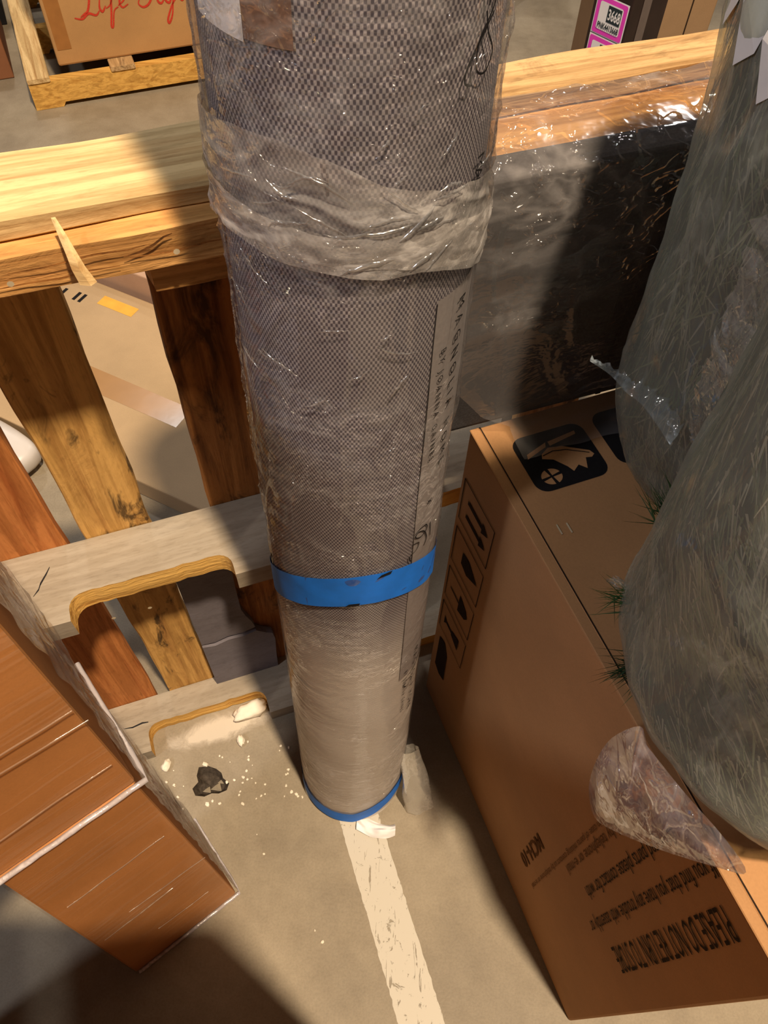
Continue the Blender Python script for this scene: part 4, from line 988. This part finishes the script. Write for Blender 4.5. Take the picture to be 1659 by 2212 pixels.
# banded side of the same post
def side(name, e0, e1, mat):
    mesh(name, [QP(.0336, -e0, .01), QP(.0336, -e1, .01), QP(.0336, -e1, 1.44), QP(.0336, -e0, 1.44)], [(0, 1, 2, 3)], mat, post)
side('grey_band', .030, .052, D_greyband)

# carton and orange pole far right
rc = empty('background_carton', (.72, 2.5, 0), 'shaded tan carton on the floor beyond the furniture post', 'box')
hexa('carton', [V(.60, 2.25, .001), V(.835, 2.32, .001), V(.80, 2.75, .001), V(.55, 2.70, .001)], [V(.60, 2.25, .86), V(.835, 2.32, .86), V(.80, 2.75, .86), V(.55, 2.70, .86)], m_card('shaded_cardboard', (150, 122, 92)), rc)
mesh('flap_seam', [V(.762, 2.2975, .30), V(.766, 2.2987, .30), V(.766, 2.2987, .855), V(.762, 2.2975, .855)], [(0, 1, 2, 3)], P_ink, rc)
op = empty('orange_pole', (.885, 2.30, 0), 'slim orange pole with a black foot beside the background carton', 'pole')
def cyl(name, c, r, z0, z1, mat, parent, n=16, r1=None):
    r1 = r1 or r; vs = [V(c[0] + r * math.cos(2 * math.pi * i / n), c[1] + r * math.sin(2 * math.pi * i / n), z0) for i in range(n)] + [V(c[0] + r1 * math.cos(2 * math.pi * i / n), c[1] + r1 * math.sin(2 * math.pi * i / n), z1) for i in range(n)]
    return mesh(name, vs, [(i, (i + 1) % n, n + (i + 1) % n, n + i) for i in range(n)] + [tuple(range(n))[::-1], tuple(range(n, 2 * n))], mat, parent)
cyl('black_foot', (.885, 2.30), .018, .001, .62, BLACKP, op); cyl('pole_shaft', (.885, 2.30), .014, .6205, 1.5, M_orange, op)
bt = empty('blue_tote', (.42, 4.08, 0), 'blue plastic tote on the far floor', 'tote')
hexa('tote_body', [V(.25, 3.90, .001), V(.55, 3.90, .001), V(.55, 4.2, .001), V(.25, 4.2, .001)], [V(.22, 3.87, .28), V(.58, 3.87, .28), V(.58, 4.23, .28), V(.22, 4.23, .28)], M_blue, bt)
hexa('tote_lid', [V(.20, 3.85, .2805), V(.60, 3.85, .2805), V(.60, 4.25, .2805), V(.20, 4.25, .2805)], [V(.20, 3.85, .31), V(.60, 3.85, .31), V(.60, 4.25, .31), V(.20, 4.25, .31)], M_blue, bt)

# ------------------------------------------------------------------ crumbs and dust on the floor
du = [PL(.04 + .30 * u, .055 + .085 * v, .0009) for v in (0, .5, 1) for u in (0, .33, .66, 1)]
duo = mesh('white_dust', du, grid_faces(4, 3), DUST, None, False, None, [(u, v) for v in (0, .5, 1) for u in (0, .33, .66, 1)])
tag(duo, 'white powdery dust along the foot of the standing pallet', 'dust', None, 'stuff')
def crumb_mesh(seed):
    bm = bmesh.new(); bmesh.ops.create_icosphere(bm, subdivisions=1, radius=1)
    for v in bm.verts: v.co *= 1 + .45 * nz(v.co, 1.3, seed)
    bm.verts.index_update(); me = bpy.data.meshes.new('foam_crumb'); bm.to_mesh(me); bm.free(); me.materials.append(FOAM); return me
CM = [crumb_mesh(s) for s in (1, 5, 9, 14)]
spots = [(-.340, .454, .0062), (-.292, .421, .0034), (-.278, .426, .003), (-.261, .432, .0042), (-.173, .451, .0036), (-.162, .407, .004), (-.152, .403, .0035), (-.174, .419, .0034),
         (-.412, .417, .0036), (-.396, .412, .003), (-.324, .377, .005), (-.255, .381, .004), (-.384, .389, .003), (-.081, .148, .0036), (-.203, .291, .0024), (-.096, .166, .0022), (-.30, .380, .0036), (-.315, .384, .003)]
cr = random.Random(5)
while len(spots) < 52:
    x, y = cr.gauss(-.27, .085), cr.gauss(.43, .055)
    a = (V(x, y, 0) - P0).dot(PT); d = -(V(x, y, 0) - P0).dot(PN)
    if d < .135 or x < -.44 or (x + .042) ** 2 + (y - .463) ** 2 < .0125 or ((x - pit_c[0]) ** 2 + (y - pit_c[1]) ** 2) < .0021: continue
    spots.append((x, y, cr.uniform(.0014, .0030)))
for k, (x, y, s) in enumerate(spots):
    o = bpy.data.objects.new('foam_crumb', CM[k % 4]); put(o); o.location = (x, y, s * .62); o.scale = (s, s * .85, s * .7); o.rotation_euler = (0, 0, cr.uniform(0, 6))
    tag(o, 'tiny white foam crumb scattered on the concrete by the chipped pit', 'crumb', 'foam crumbs on the floor')
def scrap(name, c, size, ang, seed, label):
    bm = bmesh.new(); bmesh.ops.create_icosphere(bm, subdivisions=3, radius=1)
    for v in bm.verts: v.co *= 1 + .40 * nz(v.co, 1.6, seed) + .15 * nz(v.co, 5, seed)
    m = Matrix.Rotation(ang, 4, 'Z'); zmin = 9
    for v in bm.verts: v.co = m @ Vector((v.co.x * size[0], v.co.y * size[1], v.co.z * size[2]))
    zmin = min(v.co.z for v in bm.verts)
    for v in bm.verts: v.co += V(c[0], c[1], -zmin + .0006 + (c[2] if len(c) > 2 else 0))
    bm.verts.index_update(); vs = [v.co.copy() for v in bm.verts]; fs = [tuple(v.index for v in f.verts) for f in bm.faces]; bm.free()
    o = mesh(name, vs, fs, FOAM, None, True); tag(o, label, 'scrap'); return o
scrap('foam_scrap', PL(.262, .084, 0), (.040, .018, .014), .5, 3, 'crumpled white foam scrap in the notch of the pallet\'s bottom stringer')
scrap('foam_chip', PL(.075, .138, 0), (.008, .013, .007), -.2, 6, 'oval white foam chip in front of the dusty stringer')
scrap('foam_chip', PL(.228, .138, 0), (.007, .012, .008), .3, 8, 'upright white foam chip below the foam scrap')
